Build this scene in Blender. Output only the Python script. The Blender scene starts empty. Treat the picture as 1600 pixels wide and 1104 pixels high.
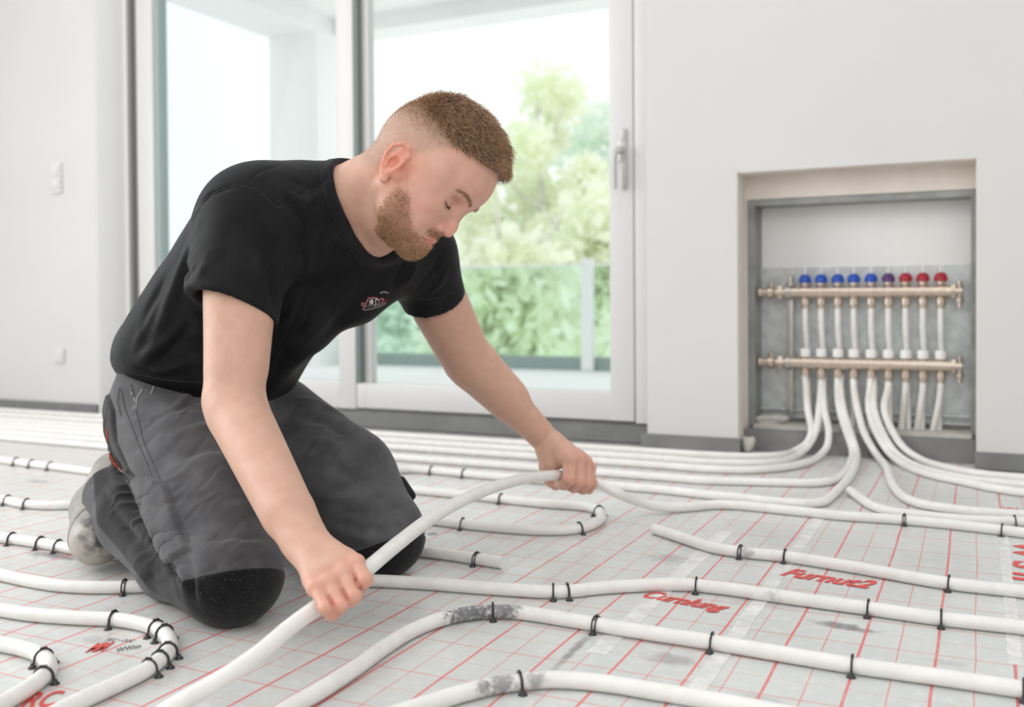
import bpy, math, random
import numpy as np
from mathutils import Vector, Matrix
from mathutils.bvhtree import BVHTree

# ------------------------------------------------------------------ camera
YAW, PITCH, ROLL, FPX, CYP, CAMH = -0.4447, 0.0152, -0.0072965, 1535.5, 486.8, 0.44
def _rot(y, p, r):
    cy, sy, cp, sp, cr, sr = math.cos(y), math.sin(y), math.cos(p), math.sin(p), math.cos(r), math.sin(r)
    fwd = np.array([sy*cp, cy*cp, -sp]); right = np.array([cy, -sy, 0.]); up = np.cross(right, fwd)
    return np.array([cr*right + sr*up, -(-sr*right + cr*up), fwd])      # rows: right, down, forward
CR = _rot(YAW, PITCH, ROLL)
CAM = np.array([0., 0., CAMH])
scene = bpy.context.scene
COL = scene.collection
cam_data = bpy.data.cameras.new('camera')
cam = bpy.data.objects.new('camera', cam_data); COL.objects.link(cam); scene.camera = cam
cam.matrix_world = Matrix([[CR[0][i], -CR[1][i], -CR[2][i], CAM[i]] for i in range(3)] + [[0, 0, 0, 1]])
cam_data.sensor_width = 36.0
cam_data.lens = FPX/1600*36.0
cam_data.shift_y = -(552 - CYP)/1600
cam_data.clip_start = 0.05; cam_data.clip_end = 200
cam_data.dof.use_dof = True
cam_data.dof.focus_distance = 1.40
cam_data.dof.aperture_fstop = 3.6

scene.view_settings.view_transform = 'Standard'
scene.view_settings.look = 'None'
scene.view_settings.gamma = 1.0
scene.view_settings.use_curve_mapping = False
scene.view_settings.exposure = 0.04

# ------------------------------------------------------------------ sky and light
world = bpy.data.worlds.new('sky'); scene.world = world; world.use_nodes = True
wn = world.node_tree; wn.nodes.clear()
wo = wn.nodes.new('ShaderNodeOutputWorld'); wb = wn.nodes.new('ShaderNodeBackground')
wt = wn.nodes.new('ShaderNodeTexCoord'); ws = wn.nodes.new('ShaderNodeSeparateXYZ'); wr = wn.nodes.new('ShaderNodeMapRange')
wm = wn.nodes.new('ShaderNodeMix'); wm.data_type = 'RGBA'
wn.links.new(wt.outputs['Generated'], ws.inputs[0]); wn.links.new(ws.outputs[0], wr.inputs[0])
wr.inputs[1].default_value = -0.80; wr.inputs[2].default_value = -0.50; wr.inputs[3].default_value = 0; wr.inputs[4].default_value = 1
wn.links.new(wr.outputs[0], wm.inputs[0])
wm.inputs[6].default_value = (0.73, 0.81, 0.86, 1); wm.inputs[7].default_value = (1.0, 1.0, 1.0, 1)
wn.links.new(wm.outputs[2], wb.inputs[0]); wb.inputs[1].default_value = 1.2
wn.links.new(wb.outputs[0], wo.inputs[0])

def area_light(name, loc, target, size, size_y, power, color):
    l = bpy.data.lights.new(name, 'AREA'); l.shape = 'RECTANGLE'; l.size = size; l.size_y = size_y
    l.energy = power; l.color = color
    o = bpy.data.objects.new(name, l); COL.objects.link(o); o.location = loc
    o.rotation_euler = (Vector(target) - Vector(loc)).to_track_quat('-Z', 'Y').to_euler()
    return o
area_light('side_window_daylight', (-3.55, 0.0, 1.45), (-0.9, 0.15, 0.55), 2.3, 1.9, 58, (1.0, 0.985, 0.96))
area_light('rear_fill_light', (0.9, -2.2, 1.9), (-0.2, 2.4, 0.6), 2.0, 1.6, 27, (1.0, 0.98, 0.96))  # added fill from behind the camera, brightens the recess and the face

# ------------------------------------------------------------------ projection helpers (pixel -> place in the room)
def ray(px, py): return CR.T @ np.array([(px - 800)/FPX, (py - CYP)/FPX, 1.0])
def P(px, py, d): return CAM + ray(px, py)*d
def onZ(px, py, z=0.0): r = ray(px, py); return CAM + r*((z - CAMH)/r[2])
def onY(px, py, Y): r = ray(px, py); return CAM + r*(Y/r[1])
def V(*a): return np.array(a, float)
def nrm(v): v = np.asarray(v, float); return v/np.linalg.norm(v)

# ------------------------------------------------------------------ mesh helpers
def mesh_from(name, verts, faces, smooth=True):
    me = bpy.data.meshes.new(name)
    verts = np.asarray(verts, np.float32)
    if isinstance(faces, np.ndarray):
        n, k = faces.shape
        me.vertices.add(len(verts)); me.vertices.foreach_set('co', verts.ravel())
        me.loops.add(n*k); me.loops.foreach_set('vertex_index', faces.astype(np.int32).ravel())
        me.polygons.add(n); me.polygons.foreach_set('loop_start', np.arange(0, n*k, k, dtype=np.int32))
        me.update(calc_edges=True)
    else:
        me.from_pydata([tuple(map(float, v)) for v in verts], [], faces); me.update()
    if smooth: me.polygons.foreach_set('use_smooth', np.ones(len(me.polygons), bool))
    return me
def obj(name, me, mat=None, parent=None):
    o = bpy.data.objects.new(name, me); COL.objects.link(o)
    if mat is not None: me.materials.append(mat)
    if parent is not None: o.parent = parent; o.matrix_parent_inverse = parent.matrix_world.inverted()
    return o
def empty(name, loc):
    o = bpy.data.objects.new(name, None); COL.objects.link(o); o.location = tuple(map(float, loc)); o.empty_display_size = 0.05
    o.matrix_world = Matrix.Translation(Vector(tuple(map(float, loc))))
    return o
def tag(o, label=None, cat=None, group=None, kind=None):
    if label: o['label'] = label
    if cat: o['category'] = cat
    if group: o['group'] = group
    if kind: o['kind'] = kind
    return o

class MB:
    """collects shapes of ONE object"""
    def __init__(s): s.v = []; s.f = []
    def add(s, v, f):
        n = len(s.v); s.v += [tuple(map(float, p)) for p in v]; s.f += [tuple(i + n for i in q) for q in f]; return s
    def box(s, lo, hi, bev=0.0):
        x0, y0, z0 = lo; x1, y1, z1 = hi
        if bev <= 0:
            return s.add([(x0,y0,z0),(x1,y0,z0),(x1,y1,z0),(x0,y1,z0),(x0,y0,z1),(x1,y0,z1),(x1,y1,z1),(x0,y1,z1)],
                         [(0,3,2,1),(4,5,6,7),(0,1,5,4),(1,2,6,5),(2,3,7,6),(3,0,4,7)])
        import bmesh
        bm = bmesh.new(); bmesh.ops.create_cube(bm, size=1)
        for v in bm.verts: v.co = Vector(((x0+x1)/2 + v.co.x*(x1-x0), (y0+y1)/2 + v.co.y*(y1-y0), (z0+z1)/2 + v.co.z*(z1-z0)))
        bmesh.ops.bevel(bm, geom=bm.edges[:], offset=bev, segments=2, affect='EDGES', profile=0.6)
        bm.verts.index_update(); s.add([v.co[:] for v in bm.verts], [[v.index for v in f.verts] for f in bm.faces]); bm.free(); return s
    def tube(s, pts, r, sides=12, caps=True, flat=None):
        pts = [np.asarray(p, float) for p in pts]; n = len(pts)
        rr = [r]*n if np.isscalar(r) else list(r)
        t0 = nrm(pts[1] - pts[0]); a = V(0,0,1) if abs(t0[2]) < 0.9 else V(1,0,0)
        u = nrm(np.cross(t0, a)); vs = []; fs = []
        for i, p in enumerate(pts):
            t = nrm(pts[min(i+1, n-1)] - pts[max(i-1, 0)])
            u = nrm(u - t*np.dot(u, t)); w = np.cross(t, u)
            for k in range(sides):
                an = 2*math.pi*k/sides; vs.append(p + rr[i]*(math.cos(an)*u + math.sin(an)*w))
        for i in range(n-1):
            for k in range(sides):
                k2 = (k+1) % sides; fs.append((i*sides+k, i*sides+k2, (i+1)*sides+k2, (i+1)*sides+k))
        if caps: fs.append(tuple(range(sides))[::-1]); fs.append(tuple((n-1)*sides + k for k in range(sides)))
        return s.add(vs, fs)
    def lathe(s, base, axis, prof, sides=20):
        """prof: list of (distance along axis, radius)"""
        axis = nrm(axis); base = np.asarray(base, float)
        a = V(0,0,1) if abs(axis[2]) < 0.9 else V(1,0,0)
        u = nrm(np.cross(axis, a)); w = np.cross(axis, u); vs = []; fs = []
        for h, r in prof:
            for k in range(sides):
                an = 2*math.pi*k/sides; vs.append(base + axis*h + max(r, 1e-5)*(math.cos(an)*u + math.sin(an)*w))
        n = len(prof)
        for i in range(n-1):
            for k in range(sides):
                k2 = (k+1) % sides; fs.append((i*sides+k, i*sides+k2, (i+1)*sides+k2, (i+1)*sides+k))
        fs.append(tuple(range(sides))[::-1]); fs.append(tuple((n-1)*sides + k for k in range(sides)))
        return s.add(vs, fs)
    def build(s, name, mat=None, parent=None, smooth=False, auto=None):
        me = mesh_from(name, s.v, s.f, smooth)
        import bmesh
        bm = bmesh.new(); bm.from_mesh(me); bmesh.ops.recalc_face_normals(bm, faces=bm.faces[:])
        if smooth:
            lim = math.radians(auto or 40)
            for e in bm.edges:
                if len(e.link_faces) == 2 and e.calc_face_angle(0) > lim: e.smooth = False
        bm.to_mesh(me); bm.free()
        return obj(name, me, mat, parent)

def spline(pts, step=0.012):
    pts = [np.asarray(p, float) for p in pts]
    q = [2*pts[0] - pts[1]] + pts + [2*pts[-1] - pts[-2]]; out = []
    for i in range(1, len(q)-2):
        p0, p1, p2, p3 = q[i-1:i+3]; L = np.linalg.norm(p2 - p1); n = max(1, int(L/step))
        # centripetal Catmull-Rom
        t0 = 0; t1 = t0 + max(np.linalg.norm(p1-p0), 1e-6)**.5; t2 = t1 + max(L, 1e-6)**.5; t3 = t2 + max(np.linalg.norm(p3-p2), 1e-6)**.5
        for k in range(n):
            t = t1 + (t2 - t1)*k/n
            A1 = (t1-t)/(t1-t0)*p0 + (t-t0)/(t1-t0)*p1; A2 = (t2-t)/(t2-t1)*p1 + (t-t1)/(t2-t1)*p2; A3 = (t3-t)/(t3-t2)*p2 + (t-t2)/(t3-t2)*p3
            B1 = (t2-t)/(t2-t0)*A1 + (t-t0)/(t2-t0)*A2; B2 = (t3-t)/(t3-t1)*A2 + (t-t1)/(t3-t1)*A3
            out.append((t2-t)/(t2-t1)*B1 + (t-t1)/(t2-t1)*B2)
    out.append(pts[-1]); return out

# ------------------------------------------------------------------ materials
class NT:
    def __init__(s, name):
        s.m = bpy.data.materials.new(name); s.m.use_nodes = True; s.t = s.m.node_tree
        s.b = s.t.nodes['Principled BSDF']; s.o = s.t.nodes['Material Output']
    def node(s, typ, **k):
        n = s.t.nodes.new(typ)
        for a, v in k.items(): setattr(n, a, v)
        return n
    def link(s, a, b): s.t.links.new(a, b)
    def val(s, sock, v):
        if hasattr(v, 'is_output') or isinstance(v, bpy.types.NodeSocket): s.link(v, sock)
        else: sock.default_value = v
    def math(s, op, a, b=None, c=None):
        n = s.node('ShaderNodeMath', operation=op); s.val(n.inputs[0], a)
        if b is not None: s.val(n.inputs[1], b)
        if c is not None: s.val(n.inputs[2], c)
        return n.outputs[0]
    def mix(s, f, a, b):
        n = s.node('ShaderNodeMix', data_type='RGBA'); s.val(n.inputs[0], f); s.val(n.inputs[6], a); s.val(n.inputs[7], b); return n.outputs[2]
    def pos(s):
        n = s.node('ShaderNodeNewGeometry'); return n.outputs['Position']
    def noise(s, scale, detail=3, vec=None, rough=0.5):
        n = s.node('ShaderNodeTexNoise'); n.inputs['Scale'].default_value = scale; n.inputs['Detail'].default_value = detail; n.inputs['Roughness'].default_value = rough
        s.link(vec if vec is not None else s.pos(), n.inputs['Vector']); return n.outputs['Fac']
    def ramp(s, f, lo, hi):
        n = s.node('ShaderNodeMapRange'); n.interpolation_type = 'SMOOTHSTEP'; s.val(n.inputs[0], f); n.inputs[1].default_value = lo; n.inputs[2].default_value = hi; return n.outputs[0]
    def bump(s, h, strength, dist):
        n = s.node('ShaderNodeBump'); n.inputs['Strength'].default_value = strength; n.inputs['Distance'].default_value = dist; s.link(h, n.inputs['Height']); s.link(n.outputs[0], s.b.inputs['Normal']); return n
    def dist(s, vec, p, scale=(1,1,1)):
        n = s.node('ShaderNodeVectorMath', operation='SUBTRACT'); s.link(vec, n.inputs[0]); n.inputs[1].default_value = tuple(map(float, p))
        m = s.node('ShaderNodeVectorMath', operation='MULTIPLY'); s.link(n.outputs[0], m.inputs[0]); m.inputs[1].default_value = scale
        l = s.node('ShaderNodeVectorMath', operation='LENGTH'); s.link(m.outputs[0], l.inputs[0]); return l.outputs['Value']
def c4(r, g, b): return (r, g, b, 1.0)
def srgb(r, g, b):
    f = lambda c: ((c/255+0.055)/1.055)**2.4 if c > 10 else c/255/12.92
    return (f(r), f(g), f(b), 1.0)
def plain(name, col, rough=0.5, metal=0.0, noise=0.0, nscale=30, bump=0.0, bscale=60, bdist=0.002, spec=0.5, sss=0.0, coat=0.0):
    n = NT(name); n.b.inputs['Roughness'].default_value = rough; n.b.inputs['Metallic'].default_value = metal
    n.b.inputs['Specular IOR Level'].default_value = spec
    f = n.noise(nscale); k = n.ramp(f, 0.3, 0.7)
    d = tuple(max(0, c*(1-noise)) for c in col[:3]) + (1,)
    u = tuple(min(1, c*(1+noise*0.6)) for c in col[:3]) + (1,)
    n.link(n.mix(k, d, u), n.b.inputs['Base Color'])
    if bump: n.bump(n.noise(bscale, 4), bump, bdist)
    if sss: n.b.inputs['Subsurface Weight'].default_value = sss; n.b.inputs['Subsurface Radius'].default_value = (0.01, 0.006, 0.004)
    if coat: n.b.inputs['Coat Weight'].default_value = coat
    return n.m

M = {}
M['wall'] = plain('painted_plaster', (0.675, 0.667, 0.652, 1), 0.9, noise=0.015, nscale=3, bump=0.08, bscale=180, bdist=0.001, spec=0.2)
M['reveal'] = plain('raw_plaster_reveal', (0.78, 0.72, 0.66, 1), 0.95, noise=0.04, nscale=12, bump=0.15, bscale=90, spec=0.1)
M['concrete'] = plain('concrete', (0.42, 0.41, 0.39, 1), 0.95, noise=0.12, nscale=14, bump=0.3, bscale=60)
M['base_grey'] = plain('grey_edge_foam', (0.205, 0.205, 0.205, 1), 0.6, noise=0.12, nscale=10, bump=0.1)
M['upvc'] = plain('white_window_profile', (0.69, 0.685, 0.68, 1), 0.35, noise=0.01)
M['gasket'] = plain('grey_green_gasket', (0.16, 0.20, 0.19, 1), 0.5)
M['gasket_soft'] = plain('pale_green_glass_edge', (0.36, 0.45, 0.43, 1), 0.4)
M['gap'] = plain('dark_gap_shade', (0.10, 0.10, 0.10, 1), 0.8)  # dark colour stands in for shade in the gap beside the sash
M['gap_soft'] = plain('grey_gap_shade', (0.32, 0.32, 0.31, 1), 0.7)  # grey for the softer part of the shade painted into that gap
M['galv'] = plain('galvanised_steel', (0.62, 0.65, 0.65, 1), 0.38, metal=0.6, noise=0.14, nscale=35)
M['galv_dark'] = plain('galvanised_frame', (0.30, 0.31, 0.30, 1), 0.45, metal=0.6, noise=0.15, nscale=22)
M['white_sheet'] = plain('white_coated_sheet', (0.90, 0.895, 0.88, 1), 0.5, noise=0.01)
M['brass'] = plain('nickel_plated_brass', (0.68, 0.58, 0.49, 1), 0.25, metal=0.85, noise=0.08, nscale=60)
M['steel'] = plain('brushed_steel', (0.55, 0.53, 0.5, 1), 0.3, metal=0.9, noise=0.05)
M['blue'] = plain('blue_plastic', srgb(10, 72, 175), 0.35, noise=0.03)
M['purple'] = plain('violet_plastic', srgb(84, 40, 110), 0.35, noise=0.03)
M['red'] = plain('red_plastic', srgb(165, 22, 42), 0.35, noise=0.03)
M['cap_white'] = plain('white_plastic_cap', (0.82, 0.81, 0.79, 1), 0.4, noise=0.01)
M['clip'] = plain('black_clip_plastic', (0.025, 0.026, 0.028, 1), 0.35, noise=0.2)
M['mortar'] = plain('mortar_lump', (0.55, 0.53, 0.49, 1), 0.95, noise=0.1, nscale=30, bump=0.5, bscale=80, bdist=0.004)
M['white_paint'] = plain('white_render', (0.96, 0.96, 0.955, 1), 0.85, noise=0.005)
M['plastic_white'] = plain('white_switch_plastic', (0.69, 0.685, 0.67, 1), 0.4, noise=0.01)
M['handle'] = plain('satin_handle', (0.52, 0.51, 0.49, 1), 0.35, metal=0.4, noise=0.02)

# ================================================================== THE SETTING
WY = 2.726          # front of the back wall
SY = 2.80           # front of the window sashes
def S(o): return tag(o, kind='structure')

# glass with a faint reflection
def make_glass(name, tint, refl=0.05):
    n = NT(name); n.t.nodes.remove(n.b)
    tr = n.node('ShaderNodeBsdfTransparent'); tr.inputs[0].default_value = tint
    gl = n.node('ShaderNodeBsdfGlossy'); gl.inputs['Roughness'].default_value = 0.02
    lw = n.node('ShaderNodeFresnel'); lw.inputs[0].default_value = 1.12
    mx = n.node('ShaderNodeMixShader'); n.link(lw.outputs[0], mx.inputs[0]); n.link(tr.outputs[0], mx.inputs[1]); n.link(gl.outputs[0], mx.inputs[2])
    n.link(mx.outputs[0], n.o.inputs[0]); return n.m
M['glass'] = make_glass('window_glass', (0.97, 0.99, 0.985, 1))
M['rail_glass'] = make_glass('railing_glass', (0.86, 0.94, 0.92, 1))

# ---- floor slab
S(MB().box((-5.2, -2.6, -0.06), (2.4, 2.95, -0.004)).build('floor', M['concrete']))

# ---- insulation mats with the printed red grid
def mat_material():
    n = NT('gridded_insulation_film')
    pos = n.pos(); sp = n.node('ShaderNodeSeparateXYZ')
    # a little waviness so that the printed lines are not ruler-straight
    wv = n.node('ShaderNodeTexNoise'); wv.inputs['Scale'].default_value = 3.2; n.link(pos, wv.inputs['Vector'])
    sc = n.node('ShaderNodeVectorMath', operation='MULTIPLY_ADD'); n.link(wv.outputs['Color'], sc.inputs[0]); sc.inputs[1].default_value = (0.007, 0.007, 0); sc.inputs[2].default_value = (-0.0035, -0.0035, 0)
    ad = n.node('ShaderNodeVectorMath', operation='ADD'); n.link(pos, ad.inputs[0]); n.link(sc.outputs[0], ad.inputs[1])
    n.link(ad.outputs[0], sp.inputs[0]); X, Y = sp.outputs[0], sp.outputs[1]
    def line(c, off, per, w):
        # distance to the nearest line of the family
        f = n.math('FRACT', n.math('DIVIDE', n.math('SUBTRACT', c, off - per/2), per))
        d = n.math('MULTIPLY', n.math('ABSOLUTE', n.math('SUBTRACT', f, 0.5)), per)
        return n.math('LESS_THAN', d, w/2)
    px, py = 0.0856, 0.1028
    thick = line(X, -0.1341, px, 0.0036); thin = line(X, -0.1341 + px/2, px, 0.0017)
    solid = line(Y, 1.296, py, 0.0021); dash = line(Y, 1.296 + py/2, py, 0.0017)
    dcut = n.math('LESS_THAN', n.math('FRACT', n.math('DIVIDE', X, 0.009)), 0.72)
    dash = n.math('MULTIPLY', dash, dcut)
    worn = n.ramp(n.noise(26, 3), 0.18, 0.5)
    weak = n.math('MULTIPLY_ADD', worn, 0.45, 0.55)
    lines = n.math('MULTIPLY', n.math('MINIMUM', n.math('ADD', n.math('ADD', n.math('MULTIPLY', thick, 0.86), n.math('MULTIPLY', thin, 0.66)), n.math('ADD', n.math('MULTIPLY', solid, 0.72), n.math('MULTIPLY', dash, 0.42))), 0.88), weak)
    base = n.mix(n.ramp(n.noise(5, 3), 0.35, 0.7), c4(0.585, 0.60, 0.585), c4(0.635, 0.65, 0.63))
    base = n.mix(n.ramp(n.noise(60, 3), 0.45, 0.75), base, c4(0.665, 0.675, 0.66))
    # dark scuffs and smears left by shoes and glue
    stains = [((1308, 976), (26, 60), 0.75), ((1345, 984), (30, 80), 0.6), ((1050, 1030), (24, 45), 0.45), ((1045, 872), (20, 26), 0.35), ((640, 836), (30, 60), 0.5),
              ((215, 872), (18, 45), 0.0), ((85, 868), (12, 55), 0.75), ((676, 834), (55, 60), 0.8), ((1185, 1090), (30, 50), 0.2), ((1480, 1035), (40, 70), 0.2), ((60, 752), (22, 40), 0.4), ((150, 1000), (30, 60), 0.25)]
    br = n.noise(70, 4)
    for (a, b), (sx, sy), k in stains:
        if k <= 0: continue
        d = n.dist(pos, onZ(a, b), (sx, sy, 0))
        d = n.math('ADD', d, n.math('MULTIPLY', n.math('SUBTRACT', br, 0.5), 1.6))
        base = n.mix(n.math('MULTIPLY', n.math('SUBTRACT', 1.0, n.ramp(d, 0.2, 1.1)), k), base, c4(0.10, 0.10, 0.12))
    # black smear running away along one seam
    a = onZ(862, 1048); b = onZ(928, 985); m = (a + b)/2; L = np.linalg.norm(b - a)
    rot = n.node('ShaderNodeVectorRotate', rotation_type='Z_AXIS'); n.link(pos, rot.inputs['Vector']); rot.inputs['Center'].default_value = tuple(map(float, m)); rot.inputs['Angle'].default_value = -math.atan2(b[1]-a[1], b[0]-a[0])
    d = n.math('ADD', n.dist(rot.outputs[0], m, (1.7/L, 130, 0)), n.math('MULTIPLY', n.math('SUBTRACT', br, 0.5), 1.4))
    base = n.mix(n.math('MULTIPLY', n.math('SUBTRACT', 1.0, n.ramp(d, 0.2, 1.1)), 0.7), base, c4(0.12, 0.12, 0.13))
    col = n.mix(lines, base, c4(0.72, 0.12, 0.11))
    n.link(col, n.b.inputs['Base Color'])
    n.val(n.b.inputs['Roughness'], n.math('MULTIPLY_ADD', n.noise(18, 3), 0.3, 0.22))
    n.b.inputs['Specular IOR Level'].default_value = 0.55
    h = n.math('ADD', n.math('MULTIPLY', n.noise(7, 3), 1.0), n.math('MULTIPLY', n.noise(45, 3), 0.14))
    n.bump(h, 0.35, 0.02)
    return n.m
M['mat'] = mat_material()
seams = [-5.2, -2.35, -1.30, -0.427, -0.286, 0.036, 1.0, 2.6]
seams = [-5.2, -1.35, -0.286, 0.036, 2.4]
mat_lab = ['grey foil insulation mat with red grid under the left half of the room', 'grey foil insulation mat with red grid under the kneeling man',
           'narrow strip of red-gridded foil mat running to the middle of the wall recess', 'grey foil mat with red grid at the right edge of the floor']
for i in range(4):
    x0, x1 = seams[i], seams[i+1]
    b = MB().box((x0, -1.3, -0.0038), (x1 - 0.0004, 2.70 if i != 2 else 2.73, 0.0))
    if i == 0: b = MB().box((x0, -1.3, -0.0038), (x1 - 0.0004, 2.66, 0.0))
    if i == 1: b = MB().box((x0, -1.3, -0.0038), (x1 - 0.0004, 2.715, 0.0)); b.box((-0.598, 2.715, -0.0038), (x1-0.0004, 2.80, 0.0))
    if i == 2: b = MB().box((x0, -1.3, -0.0038), (-0.012, 2.80, 0.0)); b.box((-0.012, -1.3, -0.0038), (x1 - 0.0004, 2.70, 0.0))
    o = b.build('insulation_mat', M['mat']); tag(o, mat_lab[i], 'insulation mat', 'insulation mats on the floor')

# adhesive tape over the seams
nt = NT('clear_white_tape'); nt.b.inputs['Base Color'].default_value = (0.93, 0.93, 0.92, 1); nt.b.inputs['Roughness'].default_value = 0.25
nt.val(nt.b.inputs['Alpha'], nt.math('MULTIPLY_ADD', nt.ramp(nt.noise(30, 3), 0.3, 0.7), 0.35, 0.50)); nt.bump(nt.noise(60, 3), 0.5, 0.004); M['tape'] = nt.m
def strip(x, w, y0, y1, label, z=0.0007):
    b = MB(); n = 40; vs = []; fs = []
    rnd = random.Random(int(abs(x)*1000))
    for i in range(n+1):
        y = y0 + (y1-y0)*i/n; dx = rnd.uniform(-0.0012, 0.0012)
        vs += [(x - w/2 + dx, y, 0.0001), (x - w/2 + dx, y, z), (x + w/2 + dx, y, z), (x + w/2 + dx, y, 0.0001)]
    for i in range(n):
        a = i*4; fs += [(a+1, a+2, a+6, a+5), (a, a+1, a+5, a+4), (a+2, a+3, a+7, a+6), (a+3, a, a+4, a+7)]
    fs += [(0, 1, 2, 3), (n*4+3, n*4+2, n*4+1, n*4)]
    o = b.add(vs, fs).build('seam_tape', M['tape']); tag(o, label, 'tape', 'translucent tape over mat seams')
strip(-0.286, 0.021, 0.98, 2.02, 'translucent tape strip crossing under three pipes left of the printed word Furnut2')
strip(-0.427, 0.026, 1.13, 1.82, 'wide crumpled tape strip left of the printed word Curnlung')
strip(0.038, 0.016, 1.30, 1.99, 'narrow tape strip by the right edge of the frame')

# printing on the mats
M['print'] = plain('red_print', (0.70, 0.075, 0.06, 1), 0.5, noise=0.12, nscale=120)
M['print_grey'] = plain('grey_print', (0.16, 0.14, 0.13, 1), 0.6, noise=0.2, nscale=200)
def lettering(txt, a, b, hgt, mat, label, shear=0.35, angle=None, off=0.012):
    """text lying on the mat; baseline from a to b, letters hgt tall"""
    cu = bpy.data.curves.new('printed_word', 'FONT'); cu.body = txt; cu.size = 1.0; cu.offset = off; cu.extrude = 0.0
    cu.shear = shear; cu.resolution_u = 4
    t = bpy.data.objects.new('tmp', cu); COL.objects.link(t); bpy.context.view_layer.update()
    me = bpy.data.meshes.new_from_object(t.evaluated_get(bpy.context.evaluated_depsgraph_get())); COL.objects.unlink(t); bpy.data.objects.remove(t)
    co = np.zeros(len(me.vertices)*3); me.vertices.foreach_get('co', co); co = co.reshape(-1, 3)
    lo, hi = co.min(0), co.max(0); a = np.asarray(a)[:2]; b = np.asarray(b)[:2]
    ux = (b - a); L = np.linalg.norm(ux); ux = ux/L; uy = V(-ux[1], ux[0])
    x = (co[:, 0]-lo[0])/(hi[0]-lo[0])*L; y = (co[:, 1]-lo[1])/(hi[1]-lo[1])*hgt
    p = a[None] + x[:, None]*ux + y[:, None]*uy
    co = np.c_[p, np.full(len(p), 0.0009)]
    me.vertices.foreach_set('co', co.astype(np.float32).ravel()); me.update()
    me.materials.clear(); o = bpy.data.objects.new('printed_word', me); COL.objects.link(o); me.materials.append(mat)
    tag(o, label, 'printed text', None); return o
lettering('Furnut2', onZ(1217, 899), onZ(1360, 921), 0.050, M['print'], 'red printed word Furnut2 on the mat in front of the wall recess', off=0.035)
lettering('Curnlung', onZ(996, 936), onZ(1126, 960), 0.048, M['print'], 'red printed word Curnlung on the mat just behind the second pipe', off=0.035)
lettering('W S n', onZ(1583, 846), onZ(1581, 905), 0.045, M['print'], 'red print cut off by the right edge of the photo', shear=0.0, off=0.03)
lettering('xx.', onZ(1566, 800), onZ(1600, 802), 0.05, M['print'], 'tiny faint red print far right behind the clipped pipe', shear=0.3, off=0.01)
lettering('MM', onZ(132, 1020), onZ(172, 1017), 0.034, M['print'], 'red smudged print inside the left pipe bend', shear=0.9, off=0.03)
lettering('WWnn', onZ(184, 1019), onZ(222, 1012), 0.016, M['print_grey'], 'grey printed code inside the left pipe bend', shear=0.6, off=0.01)
lettering('ncc - ooc', onZ(163, 1001), onZ(205, 1004), 0.010, M['print_grey'], 'tiny grey printed line above the red smudge', shear=0.2, off=0.0)
lettering('RC', onZ(28, 1108), onZ(85, 1104), 0.045, M['print'], 'red printed letters in the front left corner', shear=0.2, off=0.02)

# ---- walls
b = MB()
b.box((-0.868, WY, 0.0), (-0.607, 2.832, 2.5)); b.box((-0.607, WY, 0.778), (-0.008, 2.832, 2.5)); b.box((-0.008, WY, 0.0), (2.4, 2.832, 2.5))
b.box((-0.868, 2.832, 0.0), (-0.602, 2.95, 2.5)); b.box((-0.66, 2.832, 0.81), (0.05, 2.95, 2.5)); b.box((0.05, 2.832, 0), (2.4, 2.95, 2.5))
wall = S(b.build('wall_back', M['wall']))
S(MB().box((2.4, -2.6, -0.05), (2.5, 2.95, 2.5)).build('wall_right', M['wall']))
S(MB().box((-4.6, -2.7, -0.05), (2.5, -2.6, 2.5)).build('wall_rear', M['wall']))
# raw plaster lining of the recess
b = MB(); b.box((-0.6075, WY+0.004, 0.03), (-0.6055, 2.832, 0.7795)); b.box((-0.6075, WY+0.004, 0.776), (-0.0075, 2.832, 0.7785)); b.box((-0.0095, WY+0.004, 0.03), (-0.0075, 2.832, 0.7785))
b.box((-0.66, 2.828, 0.712), (0.05, 2.842, 0.80))
S(b.build('trim_1', M['reveal']))
S(MB().box((-4.6, 2.67, 0), (-3.0, 2.96, 2.5)).build('wall_left', M['wall']))
S(MB().box((-4.6, 2.66, 0), (-3.004, 2.672, 0.046)).build('baseboard_left', M['base_grey']))
b = MB(); b.box((-0.884, WY-0.011, 0), (-0.600, WY+0.001, 0.043)); b.box((-0.884, WY, 0), (-0.868, 2.79, 0.043)); b.box((-0.012, WY-0.011, 0), (2.4, WY+0.001, 0.043))
S(b.build('baseboard_back', M['base_grey']))
# foam upstand at the back of the recess floor
S(MB().box((-0.604, 2.79, 0), (-0.012, 2.812, 0.062)).build('baseboard_recess', M['base_grey']))
b = MB(); b.box((-3.0, 2.815, 0), (-0.885, 2.88, 0.060)); b.box((-3.0, 2.805, 0.0), (-0.885, 2.815, 0.052))
S(b.build('trim_2', M['base_grey']))

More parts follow.
